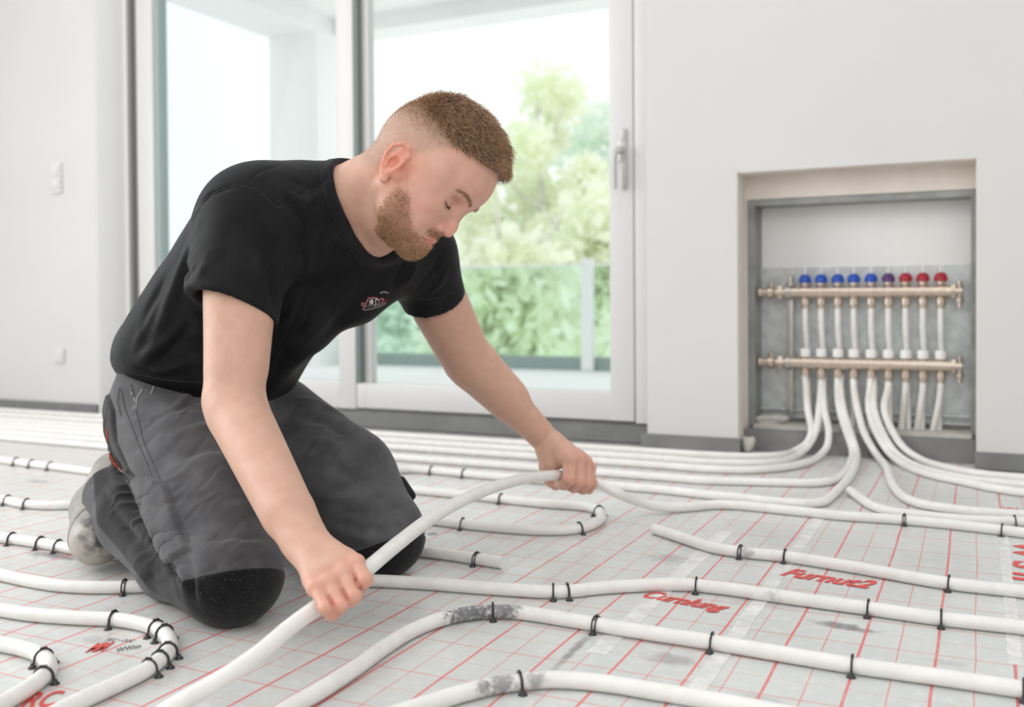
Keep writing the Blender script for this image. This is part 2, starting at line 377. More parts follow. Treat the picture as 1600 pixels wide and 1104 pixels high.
# ---- glazing: fixed window on the left, balcony door on the right
ZT = 2.30
w1 = S(empty('window_1', (-2.46, SY, 0)))
MB_l = MB(); MB_l.box((-3.0005, 2.672, 0.0), (-2.9975, SY+0.02, ZT)); MB_l.box((-3.0, SY+0.010, 0.06), (-2.985, 2.90, ZT)); S(MB_l.build('reveal_brightener', M['white_paint'], w1))  # thin white sheet added to brighten the reveal; second box is frame edge
b = MB(); b.box((-2.985, SY+0.012, 0.06), (-2.968, 2.90, ZT)); b.box((-2.968, SY+0.03, 0.06), (-2.926, 2.90, ZT))
S(b.build('window_jamb', M['gap_soft'], w1))
S(MB().box((-2.9565, SY+0.026, 0.06), (-2.926, SY+0.03, ZT)).build('gap_shade_strip', M['gap'], w1))  # strip coloured as the shade between frame and sash
b = MB(); b.box((-2.926, SY, 0.06), (-2.843, 2.87, ZT), 0.004); b.box((-1.998, SY, 0.06), (-1.9285, 2.87, ZT), 0.004); b.box((-2.843, SY+0.002, 0.06), (-1.998, 2.868, 0.153), 0.004); b.box((-2.843, SY+0.002, 2.22), (-1.998, 2.868, ZT), 0.004)
S(b.build('window_frame', M['upvc'], w1, smooth=True))
b = MB(); b.box((-2.843, SY+0.012, 0.15), (-2.826, 2.86, 2.22)); S(b.build('glazing_gasket', M['gasket_soft'], w1))
S(MB().box((-2.84, 2.832, 0.15), (-1.997, 2.84, 2.22)).build('window_pane', M['glass'], w1))
d1 = S(empty('door_1', (-1.45, SY, 0)))
b = MB(); b.box((-1.888, SY+0.002, 0.064), (-0.932, 2.868, 0.149), 0.004); b.box((-1.008, SY, 0.064), (-0.932, 2.87, ZT), 0.004); b.box((-1.9275, SY+0.004, 0.064), (-1.888, 2.868, 0.149), 0.003); b.box((-1.888, SY+0.002, 2.22), (-1.008, 2.868, ZT), 0.004)
b.box((-1.912, SY+0.03, 0.149), (-1.885, 2.868, 2.22), 0.002)
S(b.build('door_frame', M['upvc'], d1, smooth=True))
S(MB().box((-1.9285, SY+0.002, 0.149), (-1.912, 2.86, 2.22)).build('door_gasket', M['gasket'], d1))
S(MB().box((-1.886, 2.834, 0.145), (-1.007, 2.842, 2.22)).build('door_pane', M['glass'], d1))
b = MB(); b.box((-0.929, SY+0.002, 0.06), (-0.868, 2.87, ZT), 0.002)
S(b.build('door_jamb', M['upvc'], d1, smooth=True))
# lever handle with its plate
hp = onY(973, 236, SY); hx, hz = hp[0], hp[2]
b = MB(); b.box((hx-0.013, SY-0.010, hz-0.035), (hx+0.013, SY, hz+0.035), 0.004); b.lathe((hx, SY-0.008, hz), (0,-1,0), [(0, .012), (.03, .011), (.033, .009)], 16)
b.tube(spline([(hx, SY-0.036, hz), (hx-0.008, SY-0.040, hz-0.006), (hx-0.012, SY-0.042, hz-0.03), (hx-0.012, SY-0.042, hz-0.115)], 0.006), 0.008, 10)
b.box((hx-0.004, SY-0.012, hz+0.03), (hx+0.012, SY-0.001, hz+0.065), 0.003)
b.box((hx-0.002, SY-0.014, hz-0.115), (hx+0.014, SY-0.001, hz-0.03), 0.004)
S(b.build('door_handle', M['handle'], d1, smooth=True))

# ---- balcony outside
S(MB().box((-9, 2.88, -0.35), (4, 5.62, -0.002)).build('balcony_floor', M['white_paint']))
S(MB().box((-9, 2.88, -0.002), (4, 2.95, 0.05)).build('balcony_threshold', M['white_paint']))
rl = empty('balcony_railing', (-2.1, 5.5, 0)); tag(rl, 'glass balcony railing with white post outside the door', 'railing')
MB().box((-9, 5.46, -0.002), (4, 5.54, 0.075)).build('base_rail', plain('pale_green_rail', (0.34, 0.42, 0.40, 1), 0.6, noise=0.04), rl)
MB().box((-9, 5.49, 0.06), (4, 5.502, 0.625)).build('glass_panel', M['rail_glass'], rl)
MB().box((-9, 5.48, 0.622), (4, 5.512, 0.634)).build('top_rail', M['white_paint'], rl)
for px in (920, 716, 250): # posts
    q = onY(px, 500, 5.45); w = 0.036 if px == 920 else 0.016
    MB().box((q[0]-w, 5.41, 0.0), (q[0]+w, 5.45, 0.665), 0.004).build('post', M['white_paint'], rl)
# canopy above the balcony with its corner pillar
cz = onY(575, 67, 5.6)[2]; cx = onY(478, 80, 5.6)[0]
b = MB(); b.box((cx, 2.9, cz), (cx+0.42, 5.6, cz+0.5)); b.box((cx+0.42, 2.9, cz+0.10), (4, 5.35, cz+0.5)); b.box((cx+0.42, 5.35, cz), (4, 5.6, cz+0.5))
S(b.build('balcony_canopy', M['white_paint']))
q = onY(530, 300, 5.6)[0]
S(MB().box((cx+0.002, 5.2, -0.3), (q+0.12, 5.58, cz)).build('balcony_pillar', M['white_paint']))

# ---- light switch and socket on the left wall
def wall_plate(px, py, w, h, n, name, label, cat):
    c = onY(px, py, 2.67); t = empty(name, (c[0], 2.67, c[2])); tag(t, label, cat)
    MB().box((c[0]-w/2, 2.661, c[2]-h/2), (c[0]+w/2, 2.67, c[2]+h/2), 0.003).build('cover_plate', M['plastic_white'], t, smooth=True)
    for i in range(n):
        z = c[2] + (i - (n-1)/2)*w*0.92; 
        if 'switch' in name: MB().box((c[0]-w*.33, 2.656, z-w*.33), (c[0]+w*.33, 2.662, z+w*.33), 0.002).build('rocker', M['plastic_white'], t, smooth=True)
        else: MB().lathe((c[0], 2.6625, z), (0,-1,0), [(0, w*.34), (.003, w*.34), (.0031, w*.28), (-.004, w*.26)], 20).build('socket_well', M['plastic_white'], t, smooth=True)
wall_plate(90, 278, 0.052, 0.118, 2, 'light_switch', 'white double light switch high on the left wall', 'switch')
wall_plate(94, 555, 0.052, 0.055, 1, 'wall_socket', 'white power socket low on the left wall', 'socket')

# ================================================================== HEATING MANIFOLD IN THE RECESS
cab = empty('manifold_cabinet', (-0.30, 2.92, 0)); tag(cab, 'open galvanised manifold cabinet built into the white wall', 'cabinet')
b = MB(); b.box((-0.6015, 2.834, 0.06), (-0.581, 2.94, 0.712)); b.box((-0.6065, 2.8325, 0.045), (-0.592, 2.836, 0.712)); b.box((-0.581, 2.834, 0.694), (-0.022, 2.94, 0.712)); 
b.box((-0.022, 2.834, 0.06), (-0.008, 2.94, 0.712)); b.build('frame', M['galv_dark'], cab)
MB().box((-0.62, 2.935, 0.05), (0.02, 2.945, 0.73)).build('back_panel', M['white_sheet'], cab)
zt = onY(1300, 417, 2.925)[2]
MB().box((-0.582, 2.925, 0.085), (-0.020, 2.9345, zt)).build('mounting_plate', M['galv'], cab)
for z in (0.085, 0.105):
    MB().box((-0.582, 2.905, z), (-0.020, 2.9245, z+0.006), 0.001).build('rail', M['galv'], cab)
MB().box((-0.582, 2.812, 0.055), (-0.020, 2.9345, 0.073)).build('bottom_sill', M['mortar'], cab)
import bmesh
def lump(name, c, r, seed, label):
    bm = bmesh.new(); bmesh.ops.create_icosphere(bm, subdivisions=4, radius=1)
    rnd = random.Random(seed); ks = [(V(rnd.uniform(-1,1), rnd.uniform(-1,1), rnd.uniform(-1,1))*2.2, rnd.uniform(0, 6), rnd.uniform(.06, .16)) for _ in range(9)]
    for v in bm.verts:
        p = np.array(v.co); k = 1 + sum(a*math.sin(float(p@d)*1.3 + ph) for d, ph, a in ks)
        v.co = Vector((c[0] + p[0]*r[0]*k, c[1] + p[1]*r[1]*k, max(c[2] + p[2]*r[2]*k, c[2]-r[2]*.8)))
    me = bpy.data.meshes.new(name); bm.to_mesh(me); bm.free(); me.polygons.foreach_set('use_smooth', np.ones(len(me.polygons), bool))
    o = obj(name, me, M['mortar']); tag(o, label, 'mortar'); return o
lump('mortar_lump', (-0.588, 2.755, 0.026), (0.021, 0.018, 0.026), 3, 'pale mortar lump at the lower left corner of the recess')
lump('mortar_lump', (-0.55, 2.85, 0.080), (0.045, 0.02, 0.014), 5, 'flat pale mortar smear on the sill inside the recess')

MYC = 2.865         # plane of the two bars
X9 = [onY(x, 456, MYC)[0] for x in (1258, 1283, 1309, 1334, 1361, 1388, 1415, 1442, 1470)]
ZU, ZL = 0.447, 0.247
man = empty('heating_manifold', (-0.26, MYC, 0.06)); tag(man, 'nine-outlet brass heating manifold with blue and red caps in the wall recess', 'heating manifold')
xl = onY(1186, 456, MYC)[0]; xr = onY(1499, 456, MYC)[0]
for z, nm in ((ZU, 'upper_bar'), (ZL, 'lower_bar')):
    b = MB(); r = 0.0172
    xs = X9[0] - 0.047
    b.tube([(xs, MYC, z), (X9[-1]+0.028, MYC, z)], r, 20)
    for x in X9: b.tube([(x-0.006, MYC, z), (x+0.006, MYC, z)], r+0.002, 20)
    b.tube([(X9[-1]+0.026, MYC, z), (X9[-1]+0.036, MYC, z)], r+0.003, 6)
    bar = b.build(nm, M['brass'], man, smooth=True, auto=50)
    # ball valve with union nuts at the left end
    b = MB(); b.lathe((xl, MYC, z), (1,0,0), [(0, .012), (0, .016), (.012, .016), (.014, .012), (.022, .012), (.026, .018), (.042, .018), (.046, .012), (.055, .012)], 18)
    b.tube([(xl+.055, MYC, z), (xl+.068, MYC, z)], .0205, 6); b.tube([(xl+.068, MYC, z), (xs+.002, MYC, z)], .0135, 16)
    b.lathe((xl+.034, MYC, z+.014), (0,0,1), [(0, .008), (.012, .008), (.014, .005)], 12)
    b.build('ball_valve', M['brass'], man, smooth=True, auto=35)
    # air vent and drain cock at the right end
    b = MB(); xe = X9[-1]+0.036
    b.tube([(xe-.002, MYC, z), (xe+.016, MYC, z)], .0125, 16); b.lathe((xe+.010, MYC, z+.004), (0,0,1), [(0, .008), (.012, .008), (.014, .006), (.022, .006)], 12)
    b.lathe((xe+.010, MYC-.002, z-.004), (0,0,-1), [(0, .008), (.014, .007), (.016, .010), (.024, .010), (.026, .006), (.040, .006)], 12)
    b.build('drain_cock', M['brass'], man, smooth=True, auto=35)
# vertical bracket that carries both bars
xb = onY(1232, 450, MYC)[0]
br = MB().box((xb-.008, MYC+.020, 0.10), (xb+.008, MYC+.030, 0.500), .002)
for z in (ZU, ZL): br.tube([(xb-.006, MYC, z), (xb+.006, MYC, z)], .0215, 20); br.box((xb-.006, MYC+.012, z-.012), (xb+.006, MYC+.024, z+.012))
br.lathe((xb+.006, MYC, ZU+.018), (0,0,1), [(0,.012),(.008,.012),(.010,.007),(.03,.006),(.034,.002)], 14)
br.build('bracket', M['steel'], man, smooth=True, auto=35)
capm = ['blue']*5 + ['purple'] + ['red']*3
for i, x in enumerate(X9):
    b = MB(); b.lathe((x, MYC, ZU+.012), (0,0,1), [(0, .0085), (.008, .0085), (.009, .0105), (.014, .0105), (.015, .0075), (.020, .0075)], 16); b.build('valve_stem', M['brass'], man, smooth=True, auto=35)
    b = MB(); b.lathe((x, MYC, ZU-.010), (0,0,-1), [(0, .009), (.008, .009), (.009, .0125), (.026, .0125), (.028, .010), (.036, .0095)], 12)
    b.build('outlet_nut', M['brass'], man, smooth=True, auto=35)
    b = MB(); b.lathe((x, MYC, ZU+.026), (0,0,1), [(0, .0145), (.002, .0165), (.014, .0160), (.020, .0130), (.024, .006)], 20)
    for k in range(12):
        an = k*math.pi/6; b.box((x+0.0158*math.cos(an)-.001, MYC+0.0158*math.sin(an)-.001, ZU+.029), (x+0.0158*math.cos(an)+.001, MYC+0.0158*math.sin(an)+.001, ZU+.039))
    cp = b.build('valve_cap', M[capm[i]], man, smooth=True, auto=35); cp['label'] = '%s valve cap' % {'blue': 'blue', 'purple': 'violet', 'red': 'red'}[capm[i]]
    MB().lathe((x, MYC, ZU+.046), (0,0,1), [(0, .0022), (.022, .0018)], 8).build('spindle', M['cap_white'], cp, smooth=True)
    b = MB(); b.lathe((x, MYC, ZL+.010), (0,0,1), [(0, .0085), (.010, .0085)], 14); b.build('flow_stem', M['brass'], man, smooth=True, auto=35); b = MB(); b.lathe((x, MYC-.002, ZL-.010), (0,0,-1), [(0, .009), (.008, .009), (.009, .0125), (.026, .0125), (.028, .010), (.036, .0095)], 12)
    b.build('outlet_nut', M['brass'], man, smooth=True, auto=35)
    b = MB(); b.lathe((x, MYC-.001, ZL+.017), (0,0,1), [(0, .0115), (.002, .0145), (.020, .0145), (.024, .0125), (.025, .008)], 20)
    b.build('actuator_cap', M['cap_white'], man, smooth=True, auto=35)

# ================================================================== PIPES
PR = 0.0096
np_ = NT('white_heating_pipe'); n = np_
base = n.mix(n.ramp(n.noise(40, 3), 0.3, 0.7), c4(0.765, 0.75, 0.725), c4(0.82, 0.81, 0.785))
br_ = n.noise(160, 4)
for (a, b_), s_, k in (((730, 958), (30, 30, 30), .75), ((716, 964), (40, 40, 40), .6), ((752, 954), (40, 40, 40), .6), ((780, 955), (34, 34, 34), .7), ((797, 953), (48, 48, 48), .5), ((785, 1068), (42, 42, 42), .65), ((757, 1074), (70, 70, 70), .6), ((838, 1062), (60, 60, 60), .55),
                     ((1206, 930), (60, 60, 60), .35), ((1264, 941), (60, 60, 60), .3), ((1165, 862), (50, 50, 50), .4), ((170, 880), (60, 60, 60), .2)):
    d = n.math('ADD', n.dist(n.pos(), onZ(a, b_, .014), s_), n.math('MULTIPLY', n.math('SUBTRACT', br_, 0.5), 1.6))
    base = n.mix(n.math('MULTIPLY', n.math('SUBTRACT', 1.0, n.ramp(d, 0.25, 1.0)), k), base, c4(0.07, 0.07, 0.085))
n.link(base, n.b.inputs['Base Color']); n.b.inputs['Roughness'].default_value = 0.38; n.b.inputs['Subsurface Weight'].default_value = 0.12
n.b.inputs['Subsurface Radius'].default_value = (0.01, 0.01, 0.009); M['pipe'] = n.m

PIPES = {}
def pipe(key, pts, label, group=None, r=PR, step=0.014, sides=14, name='heating_pipe'):
    """pts: (px, py) on the mat, (px, py, z) at a height, or a full xyz as ndarray"""
    Q = []
    for p in pts:
        if isinstance(p, np.ndarray): Q.append(p)
        elif len(p) == 4: Q.append(onY(p[0], p[1], p[3]))
        elif len(p) == 2: Q.append(onZ(p[0], p[1], r + 0.0003))
        else: Q.append(onZ(p[0], p[1], p[2]))
    for e, i0, i1 in ((0, 0, 1), (-1, -1, -2)):        # runs that leave the picture carry on
        if not isinstance(pts[e], np.ndarray) and (pts[e][0] >= 1650 or pts[e][0] <= -40) and key[0] != 'f' and key[0] != 'r':
            d = nrm(V(*(Q[i0]-Q[i1])[:2], 0)); q = Q[i0] + d*.9; q[2] = Q[i0][2]
            (Q.insert(0, q) if e == 0 else Q.append(q))
    sp = spline(Q, step); PIPES[key] = sp
    o = MB().tube(sp, r, sides).build(name, M['pipe'], smooth=True, auto=60); tag(o, label, 'pipe', group or 'white heating pipes laid on the mats'); return o
G = 'white heating pipes laid on the mats'
pipe('p1', [(560,1135),(610,1118),(657,1103),(700,1089),(728,1081),(770,1071),(812,1065),(862,1061),(938,1066),(1022,1079),(1100,1092),(1200,1110),(1290,1128)], 'foremost white pipe bending at the bottom edge of the picture', step=.008, sides=20)
pipe('p2', [(400,1140),(448,1108),(500,1079),(560,1040),(602,1010),(644,984.5),(686,968),(728,958.5),(770,955),(812,956.5),(896,969),(980,983),(1113,1003),(1221,1021),(1332,1039),(1465,1057),(1600,1077),(1680,1090)], 'white pipe with a black smear curving through the front middle', step=.008, sides=20)
pipe('p3', [(535,905),(590,907),(665,911),(770,919),(875,924),(938,918),(1001,914),(1064,912.5),(1126,918),(1210,930),(1357,950),(1471,966),(1600,980),(1700,994)], 'white pipe from behind the near knee past the printed word Curnlung to the right', step=.010, sides=18)
pipe('p4', [(1022,826),(1042,832),(1084,846),(1118,856),(1168,863),(1227,869),(1336,886),(1483,911),(1600,924),(1700,937)], 'white pipe passing just behind the printed word Furnut2', step=.010, sides=18)
# the pipe the man is holding, off the floor between his hands, then down to the mat on the right
H1 = P(540, 916, 1.160); H2 = P(886, 742.5, 1.86)
HP = [P(215, 1140, .965), P(275, 1101, .985), P(340, 1064, 1.01), P(400, 1024, 1.045), P(455, 978, 1.10), P(500, 945, 1.132), H1, P(572, 890, 1.20), P(620, 850, 1.28), P(680, 805, 1.40), P(740, 773, 1.53), P(800, 752, 1.67), P(845, 744, 1.78), H2, P(930, 754, 1.94), onZ(960, 768, .060), onZ(1000, 784, .028), onZ(1035, 792, .014),
      onZ(1080, 791.5, PR), onZ(1119, 788, PR), onZ(1165, 790, PR), onZ(1214, 795, PR), onZ(1263, 800, PR), onZ(1312, 805, PR), onZ(1413, 812, PR), onZ(1487, 819, PR), onZ(1600, 832, PR), onZ(1700, 843, PR)]
pipe('held', HP, 'white pipe held up off the floor in both of the man\'s hands', step=.007, sides=24)
pipe('p6', [(1328,766),(1345,778),(1364,790),(1395,799),(1450,806),(1514,812),(1600,815),(1700,822)], 'short white pipe at the right with a clip close to the frame edge')
pipe('p16', [(560,752),(640,764),(720,772),(783,779),(850,786),(900,789.5),(925,793),(940,803),(933,815),(905,825),(850,828),(760,822),(690,814),(640,806),(600,800)], 'white pipe making a tight U-turn under the far hand', step=.008)
pipe('p17', [(600,855),(648,860),(700,866),(745,873),(785,879)], 'short white pipe stub ending beside the far knee')
pipe('p18', [(-90,828),(0,839),(45,845),(92,853),(140,862),(200,868),(240,873)], 'white pipe with three black clips passing behind the near shoe')
pipe('p19', [(-90,878),(0,897),(49,907.5),(97,914.5),(146,917),(195,916.5),(236,914.5),(262,913)], 'white pipe running in from the left to end under the near shin', step=.010, sides=18)
pipe('p20', [(-90,938),(0,952),(56,960),(131,965),(178,967),(216,972.5),(244,981),(260,992),(266,1006),(260,1021),(244,1035),(225,1048),(169,1075),(112,1101),(60,1128)], 'white pipe hairpin bend with five black clips left of the near knee', step=.008, sides=20)
pipe('p21', [(-90,990),(0,1005),(37.5,1013),(60,1021),(74,1033),(76,1046),(62,1061),(37.5,1079),(0,1100),(-40,1122)], 'white pipe bend in the front left corner', step=.008, sides=20)
pipe('p22', [(-90,770),(0,779),(34,786),(79,789),(113,788),(145,786)], 'white pipe at the far left level with the shoe heel')
pipe('p23', [(-90,706),(0,718),(50,724.5),(102,731),(145,736.5),(190,742)], 'white pipe with dark clips further back at the left')
# the long runs in front of the back wall, from the manifold to the left
def fan(px_i, low_px, pts, key, label, upper=False):
    x = X9[px_i]
    z0 = ZL - .046; top = [V(x, MYC-.002, z0+.014), V(x, MYC-.002, z0)]
    pipe(key, top + pts, label)
def L(y1100, tail=()):   # run parallel to the wall: image height at px 1100 -> rows further left
    f = lambda x: 487 + (y1100-487)*(x+2423)/3523
    return [(x, f(x)) for x in (1040, 900, 760, 640, 500, 360, 220, 80, -60)]
pipe('f2', [V(X9[0]-.002, MYC-.004, ZL-.03), V(X9[0]+.002, MYC-.006, ZL-.06), (1262,640,'Y',2.792),(1268,672,'Y',2.778),(1262,690,'Y',2.764),(1243,703.5),(1214,711),(1165,712.5)] + [(1100,710)] + L(710), 'white pipe curving left out of the recess, hindmost of the runs')
pipe('f1', [V(X9[1], MYC-.002, ZL-.03), V(X9[1], MYC-.004, ZL-.06), (1280,640,'Y',2.792),(1275,673,'Y',2.778),(1264,695,'Y',2.764),(1247,710),(1214,721),(1165,723),(1100,721)] + L(720.5), 'white pipe curving left out of the recess, second from the wall')
pipe('f3', [V(X9[1]+.004, MYC+.010, ZL-.03), V(X9[1]+.004, MYC, ZL-.06), (1288,640,'Y',2.792),(1295,673,'Y',2.778),(1293,695,'Y',2.764),(1279,713),(1255,724),(1214,731),(1165,734)] + [(1100,732)] + L(731.5), 'white pipe curving left out of the recess, third from the wall')
pipe('f4', [V(X9[2], MYC-.002, ZL-.03), V(X9[2], MYC-.006, ZL-.06), (1312,640,'Y',2.792),(1322,673,'Y',2.778),(1331,700,'Y',2.764),(1328,724),(1316,742),(1300,750.5),(1270,754),(1230,753.5),(1170,752)] + [(1100,750)] + L(750), 'white pipe leaving the recess and bending left in front of the first runs')
pipe('f5', [V(X9[2]+.006, MYC+.006, ZL-.03), V(X9[2]+.006, MYC-.002, ZL-.06), (1318,640,'Y',2.792),(1328,673,'Y',2.778),(1337,700,'Y',2.764),(1337,723,.014),(1329,742),(1313,761),(1297,776),(1284,784),(1262,786),(1220,784),(1165,778),(1100,772)] + L(770)[:4] + [(600,737),(500,727),(360,714),(220,702),(80,690),(-60,678)], 'white pipe leaving the recess with the tightest bend, nearest of the left runs')
for k, y in enumerate((740.5, 761)):
    pipe('r%d' % k, [(560, 487+(y-487)*(560+2423)/3523)] + L(y)[5:], ['white pipe behind the man in the gap between two left runs, further one', 'white pipe behind the man in the gap between two left runs, nearer one'][k])
# to the right
pipe('g1', [V(X9[5], MYC-.002, ZL-.03), V(X9[5], MYC-.004, ZL-.06), (1382,640,'Y',2.792),(1394,672.6,'Y',2.778),(1413,700,'Y',2.764),(1438,717,.014),(1470,728),(1519,738),(1560,743),(1600,746.5),(1700,756)], 'white pipe sweeping right out of the recess, closest to the wall')
pipe('g2', [V(X9[4]+.004, MYC+.004, ZL-.03), V(X9[4]+.006, MYC-.002, ZL-.06), (1366,640,'Y',2.792),(1378,674,'Y',2.778),(1395,702,'Y',2.764),(1420,722,.012),(1460,737),(1519,749),(1600,757),(1700,766)], 'white pipe sweeping right out of the recess, second from the wall')
pipe('g3', [V(X9[4], MYC-.002, ZL-.03), V(X9[4]-.002, MYC-.008, ZL-.06), (1358,640,'Y',2.792),(1368,672,'Y',2.778),(1384,700,'Y',2.764),(1406,722),(1440,737),(1470,745),(1503,751.5),(1552,762),(1600,769),(1700,779)], 'white pipe sweeping right out of the recess, third from the wall')
pipe('g4', [V(X9[3], MYC-.002, ZL-.03), V(X9[3], MYC-.006, ZL-.06), (1340,640,'Y',2.792),(1351,678,'Y',2.778),(1367,706,'Y',2.764),(1384,728),(1391,748),(1400,764),(1414,777),(1438,786.5),(1475,793),(1519,798.5),(1600,804),(1700,812)], 'white pipe dropping straight out of the recess then turning right')
# pipes that drop from the upper bar behind the lower bar
for i, x in enumerate(X9):
    rnd = random.Random(i); sw = rnd.uniform(-.010, .010)
    o = MB().tube(spline([(x, MYC, ZU-.038), (x, MYC, ZU-.10), (x+.001, MYC+.014, ZL+.06), (x+.002, MYC+.030, ZL), (x+sw*.6, MYC+.030, 0.16), (x+sw, MYC+.018, 0.070)], .02), .0082, 12).build('drop_pipe', M['pipe'], smooth=True, auto=60)
    tag(o, ['thin white pipe hanging from the upper bar under the %s cap' % s for s in ('first blue', 'second blue', 'middle blue', 'fourth blue', 'fifth blue', 'violet', 'first red', 'middle red', 'last red')][i], 'pipe', 'pipes between the two manifold bars')
for i in (6, 7, 8):
    x = X9[i]; rnd = random.Random(i+40)
    o = MB().tube(spline([(x, MYC-.002, ZL-.03), (x, MYC-.002, ZL-.06), (x-.006, MYC+.004, 0.14), (x-.012-.004*(i-6), MYC+.010, 0.072)], .02), .0086, 12).build('tail_pipe', M['pipe'], smooth=True, auto=60)
    tag(o, 'short white pipe going straight down under the %s red cap of the manifold' % ('first', 'middle', 'last')[i-6], 'pipe', 'pipes under the lower manifold bar')

# ================================================================== CLIPS
def clip_mesh(kind):
    """U-shaped tacker clip in local space: pipe along Y, mat at z=0"""
    b = MB(); R = PR + 0.0012; zc = PR
    arc = [(-R-.0016, 0, 0.0004), (-R-.0004, 0, zc*.55)] + [(R*math.cos(a), 0, zc + R*math.sin(a)) for a in np.linspace(math.pi, 0, 11)] + [(R+.0004, 0, zc*.55), (R+.0016, 0, 0.0004)]
    w = {0: .0022, 1: .0012, 2: .0016}[kind]
    for off in ((0,) if kind != 1 else (-.0024, .0024)):
        b.tube([(p[0], p[1]+off, p[2]) for p in spline([V(*q) for q in arc], .0022)], w*.8, 8)
    if kind == 1:
        b.tube([(R*.6, -.0024, zc+R*.8), (R*.6, .0024, zc+R*.8)], .0008, 6)
    for sx in (-1, 1):
        b.lathe((sx*(R+.002), 0, 0), (0,0,1), [(0, .0056), (.0012, .0052), (.0035, .0028), (.0065, .0016)], 10)
    b.box((-.0042, -.0015, 2*PR+.0012), (.0042, .0015, 2*PR+.0034), .0007)
    b.box((-.0015, -.0015, 2*PR-.0002), (.0015, .0015, 2*PR+.002))
    return b
clip_me = []
for k in (0, 1, 2):
    o = clip_mesh(k).build('pipe_clip', M['clip'], smooth=True, auto=40); clip_me.append(o.data); bpy.data.objects.remove(o)
def clip(key, px, py, kind, label, s=1.0):
    sp = np.array(PIPES[key]); best, bi = 1e9, 0
    for i, p in enumerate(sp):
        q = CR @ (p - CAM); u = 800 + FPX*q[0]/q[2]; v = CYP + FPX*q[1]/q[2]; d = (u-px)**2 + (v-py)**2
        if d < best: best, bi = d, i
    p = sp[bi]; t = sp[min(bi+1, len(sp)-1)] - sp[max(bi-1, 0)]
    o = bpy.data.objects.new('pipe_clip', clip_me[kind]); COL.objects.link(o)
    o.location = (p[0], p[1], 0.0); o.rotation_euler = (0, 0, math.atan2(t[1], t[0]) - math.pi/2); o.scale = (s, s, s)
    tag(o, label, 'clip', 'black clips holding the pipes down')
CL = [('p2',765,955,0,'black clip in the middle of the black smear on the front middle pipe'),('p2',934,975,1,'double black clip on the front middle pipe right of its smear'),
 ('p2',1113,1003,2,'small clip on the front middle pipe on the tape strip'),('p2',1331,1038,2,'small clip on the front middle pipe in line with the word Furnut2'),('p2',1594,1077,0,'black clip on the front middle pipe at the right frame edge'),
 ('p1',812,1066,0,'black clip at the bottom edge on the foremost pipe'),
 ('p3',881,924,0,'taller black clip of the close pair in front of the far knee'),('p3',869,924,2,'smaller clip of the close pair in front of the far knee'),('p3',1083,913,2,'small clip above the printed word Curnlung'),
 ('p3',1359,950,2,'thin clip below the end of the printed word Furnut2'),('p3',1472,966,2,'thin clip on the second pipe near the right, right of the thick grid line'),
 ('p4',1160,862,1,'double clip left of the printed word Furnut2'),('p4',1227,869,0,'black clip right above the F of Furnut2'),('p4',1484,911,2,'thin black clip on the pipe behind Furnut2 near the right'),
 ('held',1413,812,1,'double black clip on the far right part of the held pipe'),('held',1566,828,2,'thin black clip on the held pipe near the right frame edge'),('p6',1580,814,2,'thin clip on the short pipe at the right frame edge'),
 ('p17',749,873,1,'double black clip at the end of the short stub by the far knee'),
 ('p16',903,826,0,'black clip on the near leg of the tight U-turn'),('p16',783,779,0,'black clip on the far leg of the tight U-turn'),('p16',722,818,2,'grey clip on the near leg of the U-turn beside the knee'),('p16',936,800,2,'black clip inside the bend of the tight U-turn'),
 ('f5',675,741,0,'dark clip behind the knee on the nearest left run, left one'),('f5',722,745,0,'dark clip behind the knee on the nearest left run, right one'),
 ('p19',190,917,1,'double black clip on the pipe left of the near knee'),('p19',236,914,0,'black clip tucked against the near shin'),
 ('p20',178,967,0,'first black clip where the hairpin pipe starts to bend'),('p20',243,981,2,'second clip of the hairpin bend'),('p20',257,990,0,'third clip at the top of the hairpin bend'),('p20',263,1016,0,'fourth, thickest clip on the right of the hairpin bend'),('p20',248,1031,0,'fifth clip on the lower right of the hairpin bend'),('p20',234,1042,2,'last clip of the hairpin before the straight'),
 ('p21',68,1027,2,'thin clip at the top of the front left bend'),('p21',66,1057,0,'thick black clip at the bottom of the front left bend'),
 ('p23',27,721,0,'dark clip far left on the rear pipe, first of three'),('p23',50,725,0,'dark clip far left on the rear pipe, middle of three'),('p23',81,728,0,'dark clip far left on the rear pipe, last of three'),
 ('p22',10,782,2,'clip at the left frame edge on the pipe level with the heel'),('p22',42,787,0,'dark clip on the pipe level with the heel'),
 ('p18',17,842,0,'black clip left of the near shoe, leftmost'),('p18',62,849,0,'black clip left of the near shoe, middle'),('p18',92,853,2,'small clip touching the near shoe\'s left edge')]
for c in CL: clip(*c)

# ================================================================== TREES BEYOND THE BALCONY
def leaf_material(name, a, b):
    n = NT(name); k = n.ramp(n.noise(0.9, 2), 0.3, 0.7); col = n.mix(k, a, b); n.link(col, n.b.inputs['Base Color'])
    n.b.inputs['Roughness'].default_value = 0.7
    tr = n.node('ShaderNodeBsdfTranslucent'); n.link(col, tr.inputs[0]); mx = n.node('ShaderNodeMixShader'); mx.inputs[0].default_value = 0.6
    n.link(n.b.outputs[0], mx.inputs[1]); n.link(tr.outputs[0], mx.inputs[2]); n.link(mx.outputs[0], n.o.inputs[0]); return n.m
M['leafA'] = leaf_material('hazed_yellow_green_leaves', c4(0.93, 0.97, 0.80), c4(0.98, 0.99, 0.91))  # leaf colours bleached nearly white, bright haze painted in
M['leafB'] = leaf_material('hazed_blue_green_leaves', c4(0.84, 0.93, 0.84), c4(0.95, 0.98, 0.92))  # same painted haze over the bluer leaves
M['hazed_bark'] = plain('hazed_bark', (0.7, 0.68, 0.62, 1), 0.9, noise=0.2, nscale=6)  # trunk colour lightened to match the haze in the leaves
